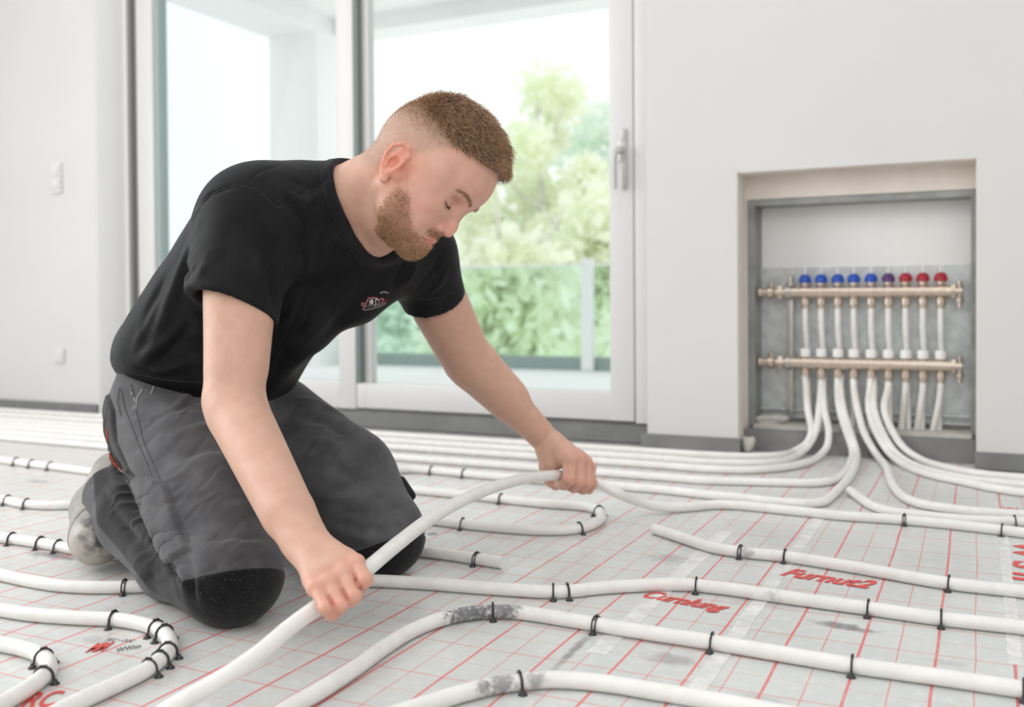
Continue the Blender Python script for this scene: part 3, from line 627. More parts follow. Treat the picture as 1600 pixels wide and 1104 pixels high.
def tree(px, py0, Y, h, w, seed, mk, label, nleaf=5000, zb=-3.0):
    base = onY(px, 480, Y); x = base[0]; rs = np.random.RandomState(seed)
    top = onY(px, py0, Y)[2]; t = empty('tree', (x, Y, zb)); tag(t, label, 'tree', 'trees beyond the balcony')
    b = MB(); trunk = [V(x, Y, zb), V(x+.1, Y, zb+(top-zb)*.4), V(x-.05, Y, top-.5)]; b.tube(spline(trunk, .4), [0.16 - .13*i/(len(spline(trunk, .4))-1) for i in range(len(spline(trunk, .4)))], 8)
    for k in range(9):
        z = zb + (top-zb)*rs.uniform(.3, .85); an = rs.uniform(0, 6.28); r = w*.7*rs.uniform(.5, 1)
        b.tube([V(x, Y, z), V(x+.5*r*math.cos(an), Y+.5*r*math.sin(an), z+.3), V(x+r*math.cos(an), Y+r*math.sin(an), z+.8)], [.05, .035, .012], 6)
    b.build('trunk', M['hazed_bark'], t, smooth=True)
    # leaf clusters
    nc = 70; cl = []
    while len(cl) < nc:
        p = rs.uniform(-1, 1, 3)
        if np.linalg.norm(p) < 1: 
            zz = (p[2]+1)/2; ww = w*(1 - .40*zz**3)
            cl.append((V(x + p[0]*ww, Y + p[1]*w*.7, zb + 1.0 + (top-zb-1.25)*zz), rs.uniform(.28, .62)))
    ci = rs.randint(0, nc, nleaf); C = np.array([c[0] for c in cl])[ci]; R = np.array([c[1] for c in cl])[ci]
    d = rs.normal(size=(nleaf, 3)); d /= np.linalg.norm(d, axis=1)[:, None]
    pos = C + d*(R*rs.uniform(.3, 1.05, nleaf))[:, None]
    u = rs.normal(size=(nleaf, 3)); u /= np.linalg.norm(u, axis=1)[:, None]; v = np.cross(u, rs.normal(size=(nleaf, 3))); v /= np.linalg.norm(v, axis=1)[:, None]
    s = rs.uniform(.07, .15, nleaf)[:, None]
    vs = np.stack([pos - u*s, pos + v*s*.5, pos + u*s, pos - v*s*.5], 1).reshape(-1, 3); fs = np.arange(nleaf*4).reshape(-1, 4)
    obj('crown', mesh_from('crown', vs, fs, False), M[mk], t)
tree(845, 100, 15.5, 6, 2.3, 1, 'leafA', 'tallest pale yellow-green tree in the middle of the door glass', 16000)
tree(740, 150, 21.0, 6, 2.2, 2, 'leafB', 'blue-green tree behind the man\'s forehead', 9000)
tree(640, 400, 13.0, 4, 1.5, 3, 'leafB', 'lower green tree behind the far sleeve', 6000)
tree(925, 300, 12.0, 4, 1.3, 5, 'leafA', 'light green tree behind the railing post', 8000)
tree(968, 130, 19.0, 4, 2.1, 6, 'leafB', 'pale tree half hidden by the right door stile', 10000)
tree(575, 450, 16.0, 4, 1.5, 7, 'leafA', 'yellow-green tree at the left edge of the door glass', 6000)
tree(300, 400, 20.0, 4, 1.6, 8, 'leafB', 'distant tree behind the man\'s back in the fixed window', 4000)
tree(790, 330, 9.5, 4, 1.1, 9, 'leafA', 'bushy tree just beyond the railing glass', 8000)

# ================================================================== FIGURE TOOLKIT: signed-distance sculpting in numpy
def smin(a, b, k):
    if k <= 0: return np.minimum(a, b)
    h = np.clip(0.5 + 0.5*(b - a)/k, 0, 1); return b*(1-h) + a*h - k*h*(1-h)
class Prim:
    def __init__(s, kind, op, k, **q): s.kind, s.op, s.k, s.q = kind, op, k, q; s.bound()
    def bound(s):
        q = s.q
        if s.kind == 'cap': s.c = (q['a']+q['b'])/2; s.R = np.linalg.norm(q['a']-q['b'])/2 + max(q['ra'], q['rb'])*max(1, 1/q.get('f', 1))
        elif s.kind == 'ell': s.c = q['c']; s.R = max(q['r'])
        else: s.c = None; s.R = 0
    def ev(s, p):
        q = s.q
        if s.kind == 'cap':
            ab = q['b']-q['a']; L = ab@ab; t = np.clip(((p-q['a'])@ab)/max(L, 1e-12), 0, 1)
            d = p - q['a'] - t[:, None]*ab
            if 'n' in q:
                dn = d@q['n']; d = d + ((1/q['f']) - 1)*dn[:, None]*q['n']     # f<1: flatter along n
            return np.sqrt((d*d).sum(1)) - (q['ra'] + t*(q['rb']-q['ra']))
        if s.kind == 'ell':
            l = (p - q['c'])@q['A'].T; r = q['r']; k0 = np.sqrt(((l/r)**2).sum(1)); k1 = np.sqrt(((l/(r*r))**2).sum(1))
            return k0*(k0-1)/np.maximum(k1, 1e-9)
        if s.kind == 'plane': return (p - q['c'])@q['n']
I3 = np.eye(3)
class Sculpt:
    def __init__(s): s.p = []
    def cap(s, a, b, ra, rb=None, k=.01, op='+', n=None, f=None):
        q = dict(a=np.asarray(a, float), b=np.asarray(b, float), ra=ra, rb=ra if rb is None else rb)
        if n is not None: q['n'] = nrm(n); q['f'] = f
        s.p.append(Prim('cap', op, k, **q)); return s
    def chain(s, pts, rs, k=.006, op='+', n=None, f=None):
        for i in range(len(pts)-1): s.cap(pts[i], pts[i+1], rs[i], rs[i+1], k, op, n, f)
        return s
    def ell(s, c, r, A=I3, k=.01, op='+'):
        s.p.append(Prim('ell', op, k, c=np.asarray(c, float), r=np.asarray(r, float), A=np.asarray(A, float))); return s
    def plane(s, c, n, k=0.002, op='&'):
        s.p.append(Prim('plane', op, k, c=np.asarray(c, float), n=nrm(n))); return s
    def grow(s, dr):
        t = Sculpt()
        for p in s.p:
            q = dict(p.q)
            if p.kind == 'cap': q['ra'] = q['ra']+dr; q['rb'] = q['rb']+dr
            if p.kind == 'ell': q['r'] = q['r']+dr
            t.p.append(Prim(p.kind, p.op, p.k, **q))
        return t
    def field(s, p, prims=None):
        d = np.full(len(p), 0.5)
        for q in (s.p if prims is None else prims):
            e = q.ev(p)
            if q.op == '+': d = smin(d, e, q.k)
            elif q.op == '-': d = -smin(-d, e, q.k)
            else: d = -smin(-d, -e, q.k)
        return d
    def mesh(s, h, extra=None, n=12, smooth=1):
        lo = np.min([p.c - p.R for p in s.p if p.op == '+'], 0) - 3*h; hi = np.max([p.c + p.R for p in s.p if p.op == '+'], 0) + 3*h
        B = n*h; nb = np.ceil((hi-lo)/B).astype(int); NX = nb*n + 1
        brad = B*math.sqrt(3)/2
        allv, allk, quads = [], [], []
        g = np.arange(n+1)
        # coarse cull
        ii = np.stack(np.meshgrid(*[np.arange(m) for m in nb], indexing='ij'), -1).reshape(-1, 3)
        cen = lo + (ii+.5)*B; dc = s.field(cen); act = ii[np.abs(dc) < brad*1.75 + .006]
        loc = np.stack(np.meshgrid(g, g, g, indexing='ij'), -1).reshape(-1, 3)
        for b in act:
            c = lo + (b+.5)*B
            pr = [q for q in s.p if q.c is None or np.linalg.norm(q.c - c) < q.R + brad + 2.2*q.k + .004]
            if not any(q.op == '+' for q in pr): continue
            gi = b*n + loc; p = lo + gi*h; d = s.field(p, pr)
            if extra is not None: d = extra(p, d)
            if d.min() > 0 or d.max() < 0: continue
            D = d.reshape(n+1, n+1, n+1); I = D < 0
            acc = np.zeros((n, n, n, 3)); cnt = np.zeros((n, n, n))
            for ax in range(3):
                sl0 = [slice(None)]*3; sl1 = [slice(None)]*3; sl0[ax] = slice(0, n); sl1[ax] = slice(1, n+1)
                A_, B_ = D[tuple(sl0)], D[tuple(sl1)]; cr = (A_ < 0) != (B_ < 0)
                t = np.where(cr, A_/np.where(cr, A_-B_, 1), 0)
                o = [a for a in range(3) if a != ax]
                for u in (0, 1):
                    for v in (0, 1):
                        s2 = [slice(None)]*3; s2[o[0]] = slice(u, u+n); s2[o[1]] = slice(v, v+n)
                        c2 = cr[tuple(s2)]; t2 = t[tuple(s2)]; cnt += c2
                        pt = np.zeros((n, n, n, 3)); pt[..., ax] = t2; pt[..., o[0]] = u; pt[..., o[1]] = v
                        acc += pt*c2[..., None]
                # quads owned by this block
                idx = np.argwhere(cr)
                idx = idx[(idx[:, o[0]] < n) & (idx[:, o[1]] < n)]
                if len(idx):
                    G_ = idx + b*n; inside = (A_ < 0)[tuple(idx.T)]
                    def key(du, dv):
                        K = G_.copy(); K[:, o[0]] -= du; K[:, o[1]] -= dv; return (K[:, 0]*NX[1] + K[:, 1])*NX[2] + K[:, 2]
                    q = np.stack([key(0,0), key(1,0), key(1,1), key(0,1)], 1)
                    flip = inside if ax != 1 else ~inside
                    q[~flip] = q[~flip][:, ::-1]; quads.append(q)
            m = cnt > 0; ci = np.argwhere(m)
            allv.append(lo + (ci + b*n + acc[m]/cnt[m][:, None])*h)
            K = ci + b*n; allk.append((K[:, 0]*NX[1] + K[:, 1])*NX[2] + K[:, 2])
        V_ = np.concatenate(allv); K = np.concatenate(allk); Q = np.concatenate(quads)
        od = np.argsort(K); K = K[od]; V_ = V_[od]
        j = np.searchsorted(K, Q); j = np.minimum(j, len(K)-1); ok = (K[j] == Q).all(1); F = j[ok]
        for _ in range(smooth): V_ = laplace(V_, F, .5)
        return V_, F
def laplace(V_, F, w):
    acc = np.zeros_like(V_); cnt = np.zeros(len(V_))
    for a, b in ((0,1),(1,2),(2,3),(3,0)):
        for x, y in ((a, b), (b, a)):
            i = F[:, x]; 
            for c in range(3): acc[:, c] += np.bincount(i, weights=V_[F[:, y], c], minlength=len(V_))
            cnt += np.bincount(i, minlength=len(V_))
    cnt = np.maximum(cnt, 1); return V_*(1-w) + w*acc/cnt[:, None]
def normals(V_, F):
    n = np.cross(V_[F[:, 2]] - V_[F[:, 0]], V_[F[:, 3]] - V_[F[:, 1]]); N = np.zeros_like(V_)
    for k in range(4):
        for c in range(3): N[:, c] += np.bincount(F[:, k], weights=n[:, c], minlength=len(V_))
    return N/np.maximum(np.linalg.norm(N, axis=1), 1e-12)[:, None]
def bvh(V_, F): return BVHTree.FromPolygons([tuple(v) for v in V_.tolist()], [tuple(f) for f in F.tolist()])
def cast(tree, px, py):
    """first point of a surface seen at a pixel, and its normal"""
    d = nrm(ray(px, py)); r = tree.ray_cast(Vector(CAM), Vector(d), 10)
    if r[0] is None: return None, None
    return np.array(r[0]), np.array(r[1])
def seg_dist(P_, line):
    line = np.asarray(line); best = np.full(len(P_), 9.0)
    for a, b in zip(line[:-1], line[1:]):
        ab = b-a; t = np.clip(((P_-a)@ab)/max(ab@ab, 1e-12), 0, 1); d = np.linalg.norm(P_ - a - t[:, None]*ab, axis=1); best = np.minimum(best, d)
    return best
def folds(V_, N, tree, lines):
    """lines: (pixel polyline, width, height); sculpts ridges (+) or creases (-) along the surface"""
    off = np.zeros(len(V_))
    for pl, w, amp in lines:
        pts = []
        for i in range(len(pl)-1):
            for t in np.linspace(0, 1, 5)[:-1]:
                c, _ = cast(tree, pl[i][0]*(1-t)+pl[i+1][0]*t, pl[i][1]*(1-t)+pl[i+1][1]*t)
                if c is not None: pts.append(c)
        c, _ = cast(tree, *pl[-1])
        if c is not None: pts.append(c)
        if len(pts) < 2: continue
        pts = np.array(pts); d = seg_dist(V_, pts)
        ends = np.minimum(np.linalg.norm(V_-pts[0], axis=1), np.linalg.norm(V_-pts[-1], axis=1)); L = np.linalg.norm(pts[-1]-pts[0])
        off += amp*np.exp(-(d/w)**2)*np.clip(ends/(L*.35+1e-6), 0.15, 1)
    return V_ + N*off[:, None]
def wobble(V_, N, amp, freq, seed):
    rs = np.random.RandomState(seed); o = np.zeros(len(V_))
    for _ in range(10):
        k = rs.normal(size=3)*freq; o += np.sin(V_@k + rs.uniform(0, 6.28))
    return V_ + N*(amp*o/4)[:, None]
def set_color(me, cols):
    a = me.color_attributes.new('tone', 'FLOAT_COLOR', 'POINT'); a.data.foreach_set('color', np.c_[cols, np.ones(len(cols))].astype(np.float32).ravel())

# ================================================================== THE MAN
FINE = 1.0
def skin_material():
    n = NT('skin'); at = n.node('ShaderNodeVertexColor'); at.layer_name = 'tone'
    v = n.ramp(n.noise(55, 4), 0.25, 0.75); mm = n.node('ShaderNodeMix', data_type='RGBA', blend_type='MULTIPLY'); n.val(mm.inputs[0], 1.0)
    n.link(at.outputs[0], mm.inputs[6]); n.link(n.mix(v, c4(0.92, 0.88, 0.87), c4(1, 1, 1)), mm.inputs[7])
    n.link(mm.outputs[2], n.b.inputs['Base Color']); n.b.inputs['Roughness'].default_value = 0.48; n.b.inputs['Specular IOR Level'].default_value = 0.4
    n.b.inputs['Subsurface Weight'].default_value = 0.22; n.b.inputs['Subsurface Radius'].default_value = (0.012, 0.005, 0.003); n.b.inputs['Subsurface Scale'].default_value = 0.6
    n.bump(n.noise(520, 3), 0.12, 0.0006); return n.m
M['skin'] = skin_material()
def cloth(name, a, b, rough=0.85, scale=25, weave=900, wb=0.25, sheen=0.15, extra=None):
    n = NT(name); col = n.mix(n.ramp(n.noise(scale, 4), 0.3, 0.75), a, b)
    if extra: col = extra(n, col)
    n.link(col, n.b.inputs['Base Color']); n.b.inputs['Roughness'].default_value = rough; n.b.inputs['Sheen Weight'].default_value = sheen; n.b.inputs['Sheen Roughness'].default_value = 0.5
    n.b.inputs['Specular IOR Level'].default_value = 0.14
    n.bump(n.math('ADD', n.math('MULTIPLY', n.noise(weave, 2), 0.3), n.math('MULTIPLY', n.noise(45, 4), 1.0)), wb, 0.0025); return n.m
M['shirt'] = cloth('black_jersey', c4(0.0065, 0.0065, 0.0073), c4(0.0125, 0.0125, 0.0142), rough=0.6, sheen=0.03)
def worn(n, col):
    w = n.ramp(n.noise(9, 5, rough=0.65), 0.50, 0.74); col = n.mix(n.math('MULTIPLY', w, 0.5), col, c4(0.13, 0.13, 0.135))
    w2 = n.ramp(n.noise(110, 3), 0.66, 0.80); return n.mix(n.math('MULTIPLY', w2, 0.28), col, c4(0.26, 0.255, 0.25))
M['trousers'] = cloth('grey_work_canvas', c4(0.068, 0.067, 0.072), c4(0.108, 0.107, 0.113), extra=worn, wb=0.35)
M['trousers_black'] = cloth('black_stretch_panel', c4(0.016, 0.016, 0.018), c4(0.026, 0.026, 0.028), wb=0.3)
def speck(n, col): return n.mix(n.math('MULTIPLY', n.ramp(n.noise(420, 2), 0.64, 0.74), 0.35), col, c4(0.22, 0.22, 0.22))
M['kneepad'] = cloth('black_knee_panel', c4(0.006, 0.006, 0.007), c4(0.012, 0.012, 0.013), extra=speck, wb=0.5)
M['thread'] = plain('grey_thread', (0.09, 0.09, 0.095, 1), 0.8)
M['thread_dark'] = plain('dark_thread', (0.03, 0.03, 0.032, 1), 0.8)

man_root = empty('person', (P(330, 900, 1.5)[0], P(330, 900, 1.5)[1], 0))
tag(man_root, 'person kneeling on the mat in black t-shirt and grey work trousers, bending a white pipe', 'person')

# ---- joints
RS, RE, RW = P(392, 338, 1.46), P(364, 624, 1.375), P(470, 838, 1.205)
LS, LE, LW = P(655, 398, 1.69), P(730, 560, 1.80), P(853, 687, 1.875)
lat = nrm(LS - RS)                                   # towards his left
RH, LH = P(262, 640, 1.60), P(445, 640, 1.80)
PC = (RH + LH)/2
NB = P(548, 312, 1.545)                              # base of the neck
SC = (RS + LS)/2
up_ = nrm(NB - PC); fr_ = nrm(np.cross(lat, up_)); 
lat_t = nrm(np.cross(up_, fr_))
if fr_ @ (-ray(800, 500)) < 0 and False: fr_ = -fr_
AT = np.stack([lat_t, fr_, up_])                     # torso axes: lateral, front, up

# ---- torso masses (shared by body and shirt)
def torso(s, g=0.0):
    C1 = P(462, 388, 1.585); C2 = P(378, 486, 1.625); C3 = P(322, 562, 1.66)
    up1 = nrm(P(520, 325, 1.56) - P(390, 420, 1.61)); f1 = nrm(np.cross(lat_t, up1)); A1 = np.stack([nrm(np.cross(up1, f1)), f1, up1])
    s.ell(C1, V(.178, .102, .160)+g, A1, .04)
    up2 = nrm(C1 - C3); f2 = nrm(np.cross(lat_t, up2)); A2 = np.stack([nrm(np.cross(up2, f2)), f2, up2])
    s.ell(C2, V(.158, .106, .18)+g, A2, .045)
    s.ell(C3, V(.150, .103, .12)+g, A2, .045)
    # shoulders and upper back
    s.cap(RS + lat*.015, LS - lat*.015, .060+g, .060+g, .05)
    s.cap(P(480, 322, 1.53), P(600, 345, 1.66), .050+g, .046+g, .035)
    s.cap(P(405, 330, 1.52), P(350, 390, 1.58), .046+g, .05+g, .04)
    return s
def arm(s, a, b, c, rs, k=.02):
    s.cap(a, b, rs[0], rs[1], k); s.cap(b, c, rs[1], rs[2], .02)

# ---- head frame
c14, s14 = math.cos(math.radians(14)), math.sin(math.radians(14))
Fc = V(.743*c14, .669*c14, -s14); Uc = V(.669, -.743, 0); Lc = np.cross(Uc, Fc)
HF, HU, HL = CR.T@Fc, CR.T@Uc, CR.T@Lc
HA = np.stack([HF, HL, HU])                          # rows: forward, left, up
HO = P(622, 262, 1.405) + HL*.074
def fx(x): return x - .0115*min(max((x - .02)/.05, 0), 1)          # face depth
def hw(x, y, z):
    x = fx(x); return HO + HF*x + HL*y + HU*z
def toh(p):
    q = (p - HO)@HA.T; x = q[:, 0]; q[:, 0] = np.where(x < .02, x, np.where(x < .0585, .02 + (x-.02)*(.05/.0385), x + .0115)); return q
def hell(s, c, r, k, op='+', tilt=0, A=None):
    s.ell(hw(*c), r, HA if A is None else A@HA, k, op)
def rotm(ax, deg):
    m = Matrix.Rotation(math.radians(deg), 3, Vector(ax)); return np.array(m)

def head(s):
    hell(s, (.004, 0, .060), (.0905, .0735, .072), .01)
    hell(s, (.034, 0, .052), (.066, .063, .058), .03)
    hell(s, (.040, 0, -.006), (.050, .056, .062), .03)
    hell(s, (-.026, 0, .034), (.058, .060, .050), .03)
    for y in (-1, 1):
        s.cap(hw(.012, y*.053, -.030), hw(.024, y*.051, -.050), .013, .012, .025)
        s.cap(hw(.024, y*.051, -.050), hw(.074, y*.015, -.068), .012, .0125, .022)
        s.ell(hw(.060, y*.044, -.004), (.024, .018, .016), HA, .022)                 # cheekbone
        s.ell(hw(.062, y*.032, -.035), (.022, .018, .024), HA, .02)                  # cheek
        s.cap(hw(.0905, y*.010, .036), hw(.078, y*.042, .037), .0095, .0085, .014)    # brow
        s.ell(hw(.030, y*.062, .030), (.030, .012, .03), HA, .02)
    s.cap(hw(.081, 0, -.068), hw(.080, 0, -.071), .0150, .0145, .016)                # chin
    hell(s, (.076, 0, -.052), (.020, .026, .022), .014)                              # muzzle
    s.cap(hw(.0915, 0, .026), hw(.1045, 0, -.010), .0072, .0080, .010)                # nose bridge
    s.cap(hw(.1045, 0, -.010), hw(.1055, 0, -.0185), .0088, .0092, .005)
    for y in (-1, 1):
        s.ell(hw(.094, y*.0125, -.0225), (.0105, .0062, .0072), HA, .005)
        s.ell(hw(.100, y*.031, .0155), (.020, .0145, .0100), HA, .012, '-')          # socket
        s.ell(hw(.0770, y*.0320, .0150), (.0135, .0165, .0118), HA, .006)            # lids over the eyeball
        s.chain([hw(.0900, y*.020, .0205), hw(.0905, y*.030, .0235), hw(.0840, y*.044, .0205)], [.0008, .0010, .0008], .002, '-')   # lid crease
    s.ell(hw(.0985, 0, -.0305), (.004, .004, .002), HA, .003, '-')
    for y in (-1, 1): s.ell(hw(.099, y*.0065, -.0290), (.0045, .0032, .003), HA, .002, '-')    # nostrils
    # lips
    s.cap(hw(.0965, 0, -.0445), hw(.0850, -.021, -.0490), .0050, .0024, .004); s.cap(hw(.0965, 0, -.0445), hw(.0850, .021, -.0490), .0050, .0024, .004)
    s.cap(hw(.0945, 0, -.0545), hw(.0845, -.019, -.0525), .0060, .0026, .004); s.cap(hw(.0945, 0, -.0545), hw(.0845, .019, -.0525), .0060, .0026, .004)
    s.cap(hw(.1010, 0, -.0490), hw(.0890, -.024, -.0510), .0012, .0010, .0018, '-'); s.cap(hw(.1010, 0, -.0490), hw(.0890, .024, -.0510), .0012, .0010, .0018, '-')
    # ears
    for y in (-1, 1):
        E = lambda x, o, z: hw(x, y*(.0695 + o), z)
        A = rotm((0, 0, 1), -y*24)@rotm((0, 1, 0), -10)
        E_ = E; E = lambda x, o, z: E_(x*.84, o, z*.96)
        s.ell(E(-.012, .006, .004), (.0165, .0048, .0275), A@HA, .004)
        s.cap(E(.004, .000, -.010), E(-.004, .002, .004), .008, .007, .008)
        rim = [E(.004,.004,.008), E(.003,.007,.022), E(-.006,.010,.0315), E(-.018,.0135,.031), E(-.0275,.0165,.020), E(-.0285,.0155,.006), E(-.0235,.0120,-.008), E(-.0155,.0085,-.019), E(-.006,.0055,-.0265)]
        s.chain(rim, [.0028,.0030,.0034,.0034,.0034,.0032,.0032,.0034,.0052], .0022)
        s.ell(E(-.0065,.0065,-.0245), (.0062,.0036,.0075), HA, .004)
        s.ell(E(-.0085,.0135,.0015), (.0078,.0058,.0105), A@HA, .003, '-')
        s.ell(E(-.0165,.0150,.0150), (.0062,.0038,.0095), A@HA, .003, '-')
        s.chain([E(-.016,.012,-.010), E(-.0200,.0125,.002), E(-.0150,.0108,.0105)], [.0022,.0024,.0020], .002)
        s.cap(E(.0010,.0070,-.0020), E(.0005,.0075,.0025), .0036, .0034, .003)
def neck(s):
    s.cap(hw(-.022, 0, -.015), NB, .0520, .052, .03); s.cap(hw(.004, 0, -.050), P(578, 350, 1.525), .036, .046, .03)
    s.cap(hw(-.030, -.030, .000), P(522, 305, 1.49), .020, .034, .04)
    s.cap(hw(-.004, -.055, -.030), P(588, 372, 1.50), .0125, .010, .014)
    s.cap(P(590, 355, 1.535), P(560, 370, 1.545), .036, .05, .03)
    s.cap(hw(.050, 0, -.062), hw(.012, 0, -.066), .018, .028, .03)

def hand(s, W, mcp, pip, dip, tip, fr, palm_r, thumb, tr, extra=()):
    for a in mcp: s.cap(W, a, palm_r[0], palm_r[1], .010)
    for i in range(3): s.cap((mcp[i]*.8+W*.2), (mcp[i+1]*.8+W*.2), palm_r[1], palm_r[1], .008)
    for i in range(4):
        r = fr[i]
        s.cap(mcp[i], pip[i], r*1.08, r*1.0, .0020); s.cap(pip[i], dip[i], r*1.02, r*.92, .0012); s.cap(dip[i], tip[i], r*.92, r*.82, .0012)
        s.ell(mcp[i], (r*1.22,)*3, I3, .004); s.ell(pip[i], (r*1.07,)*3, I3, .002)
    s.chain(thumb, tr, .008)
    for i in range(3):      # clefts between the fingers
        a = (mcp[i]+mcp[i+1])/2; b = (pip[i]+pip[i+1])/2; o = nrm(CAM - a)*fr[i]*.80
        s.cap(a*.45+b*.55+o, b+o*.9, .0004, .0016, .0045, '-'); s.cap(a*.45+b*.55+o*.4, b+o*.2, .0003, .0010, .003, '-')
    for a, b, ra, rb in extra: s.cap(a, b, ra, rb, .010)
    # knuckle tendons

body = Sculpt()
torso(body, -.016)
arm(body, RS, RE, RW, (.052, .0375, .0270)); 
body.cap(P(374, 655, 1.365), P(446, 798, 1.232), .0385, .0290, .02); body.cap(P(370, 440, 1.43), P(370, 570, 1.39), .047, .040, .02)
body.cap(P(372, 630, 1.395), P(366, 624, 1.40), .033, .030, .02)
body.cap(P(455, 806, 1.228), P(484, 850, 1.195), .0275, .0245, .012, n=nrm(P(500,800,1.15)-P(470,838,1.205)), f=.92)
arm(body, LS, LE, LW, (.050, .042, .0262))
body.cap(P(745, 575, 1.81), P(792, 620, 1.84), .0420, .0375, .02); body.cap(P(685, 480, 1.74), P(712, 530, 1.78), .046, .043, .02)
neck(body); head(body)
# right hand
mcpR = [P(556, 880, 1.150), P(535, 895, 1.140), P(513, 908, 1.132), P(493, 918, 1.130)]
pipR = [P(571, 905, 1.130), P(553, 930, 1.119), P(533, 944, 1.111), P(509, 950, 1.102)]
dipR = [P(564, 917, 1.148), P(548, 938, 1.138), P(530, 951, 1.129), P(518, 960, 1.112)]
tipR = [P(556, 914, 1.166), P(540, 934, 1.160), P(523, 946, 1.150), P(524, 961, 1.130)]
thR = [P(495, 862, 1.195), P(522, 876, 1.198), P(545, 893, 1.192), P(558, 905, 1.184)]
hand(body, P(478, 850, 1.196), mcpR, pipR, dipR, tipR, (.0086, .0088, .0084, .0076), (.0205, .0110), thR, (.014, .012, .010, .009),
     [(P(470, 845, 1.2), P(500, 893, 1.165), .020, .014), (P(488, 846, 1.19), P(540, 880, 1.165), .017, .012)])
# left hand
mcpL = [P(891, 717, 1.825), P(904, 716, 1.840), P(914, 722, 1.858), P(920, 731, 1.880)]
pipL = [P(889, 748, 1.812), P(905, 752, 1.822), P(917, 753, 1.838), P(925, 754, 1.862)]
dipL = [P(881, 756, 1.830), P(897, 761, 1.842), P(911, 764, 1.858), P(920, 764, 1.876)]
tipL = [P(873, 756, 1.858), P(889, 759, 1.868), P(903, 762, 1.880), P(914, 762, 1.890)]
thL = [P(853, 706, 1.862), P(856, 728, 1.890), P(860, 748, 1.894), P(868, 757, 1.884)]
hand(body, P(862, 697, 1.868), mcpL, pipL, dipL, tipL, (.0124, .0118, .0112, .0102), (.0245, .0145), thL, (.0175, .0160, .0125, .0108),
     [(P(856, 695, 1.868), P(862, 722, 1.856), .0215, .0190), (P(868, 700, 1.865), P(890, 722, 1.845), .020, .016)])
Vb, Fb = body.mesh(0.0015*FINE, n=14)
Nb = normals(Vb, Fb); tB = bvh(Vb, Fb)
def snap(y, z, lift=0.0):
    """point of the face straight ahead of (y, z) in head coordinates"""
    r = tB.ray_cast(Vector(hw(.25, y, z)), Vector(-HF), .4); return np.array(r[0]) + HF*lift
hp_ = toh(Vb)
def smooth(x, a, b): t = np.clip((x-a)/(b-a), 0, 1); return t*t*(3-2*t)
base = np.tile(V(.64, .395, .295), (len(Vb), 1))
def tint(mask, col): 
    global base
    base = base*(1-mask[:, None]) + np.asarray(col)[None]*mask[:, None]
inhead = (smooth(hp_[:, 2], -.125, -.10)*smooth(hp_[:, 0], -.11, -.09)*(np.linalg.norm(hp_, axis=1) < .2))
face = inhead*smooth(hp_[:, 0], .0, .05)
tint(face*.55, (.72, .40, .315))
for c, r, k, col in (((.106, 0, -.018), .018, .6, (.78,.33,.26)), ((.066, -.042, -.012), .024, .35, (.80,.36,.29)), ((.066, .042, -.012), .024, .35, (.80,.36,.29)), ((-.012, -.082, .004), .036, .75, (.80,.30,.21)), ((-.012, .082, .004), .036, .75, (.80,.30,.21))):
    tint(np.exp(-(np.linalg.norm(hp_ - V(*c), axis=1)/r)**2)*k, col)
lipd = np.minimum(seg_dist(hp_, [V(.085,-.021,-.049), V(.0975,0,-.0455), V(.085,.021,-.049)]), seg_dist(hp_, [V(.0845,-.019,-.0525), V(.0965,0,-.0550), V(.0845,.019,-.0525)]))
tint(np.clip(1 - lipd/.0075, 0, 1)**.6*(hp_[:, 0] > .07)*.9, (.66, .22, .19))
# shaved scalp and stubble: where the hair grows
def hairline(h):     # >0 inside the hair zone (scalp); h in head coordinates
    x, y, z = h[:, 0], np.abs(h[:, 1]), h[:, 2]
    front = .088 - .9*np.clip(.098 - z, -.05, .2) - .35*np.clip(y-.03, 0, 1)         # forehead edge moves back lower down
    front = np.where(z < .080, np.minimum(front, np.clip(.054 - (.032 - z)*1.1, .016, .053)), front)
    low = np.where(x > .012, .004, -.030 + np.clip(x+.02, -.08, 0)*0.1)
    return np.minimum(front - x, z - low)
hz = hairline(hp_); scal = smooth(hz, -.005, .018)*inhead
ear_off = np.linalg.norm(np.c_[hp_[:, 0]+.010, (np.abs(hp_[:, 1])-.082)*1.0, hp_[:, 2]-.006]/V(.021, .0135, .034), axis=1)
scal = scal*smooth(ear_off, .85, 1.15)
topz = smooth(hp_[:, 2] - .30*hp_[:, 0]*0, .070, .098)
tint(scal*(.55 + .10*topz), (.42, .305, .24)); tint(scal*topz*.6, (.27, .155, .09))
def beardzone(h):
    x, y, z = h[:, 0], np.abs(h[:, 1]), h[:, 2]
    side = smooth(-z - .012 - .9*np.clip(.034-x, 0, .03)*0, .0, .014)*smooth(x, .012, .024)          # below the cheek line
    cheek = smooth(-(z + .030) - .55*np.clip(x-.040, 0, .05) + .60*np.clip(y-.040, 0, .03), -.004, .008)
    jaw = side*np.maximum(cheek, smooth(.047 - x, 0, .008)*smooth(-z, .006, .016))
    mou = np.exp(-((z+.0365)/.0055)**2)*smooth(x, .078, .086)*(y < .027)
    lip = 1 - np.clip(1 - seg_distxyz(h)/.0075, 0, 1)
    under = smooth(-z, .046, .056)*(z > -.088)*smooth(x, .012, .026)
    return np.clip(np.maximum(jaw, np.maximum(mou, under*0.9)), 0, 1)*(lip > .55)*(z > -.092)
def seg_distxyz(h): return np.minimum(seg_dist(h, [V(.085,-.021,-.049), V(.0975,0,-.0465), V(.085,.021,-.049)]), seg_dist(h, [V(.0845,-.019,-.0525), V(.0965,0,-.0545), V(.0845,.019,-.0525)]))
bz = beardzone(hp_)*inhead
tint(bz*.45, (.46, .26, .15))
def brow(y): return [snap(y*a, b) for a, b in ((.0115, .0300), (.020, .0335), (.030, .0360), (.040, .0365), (.048, .0330))]
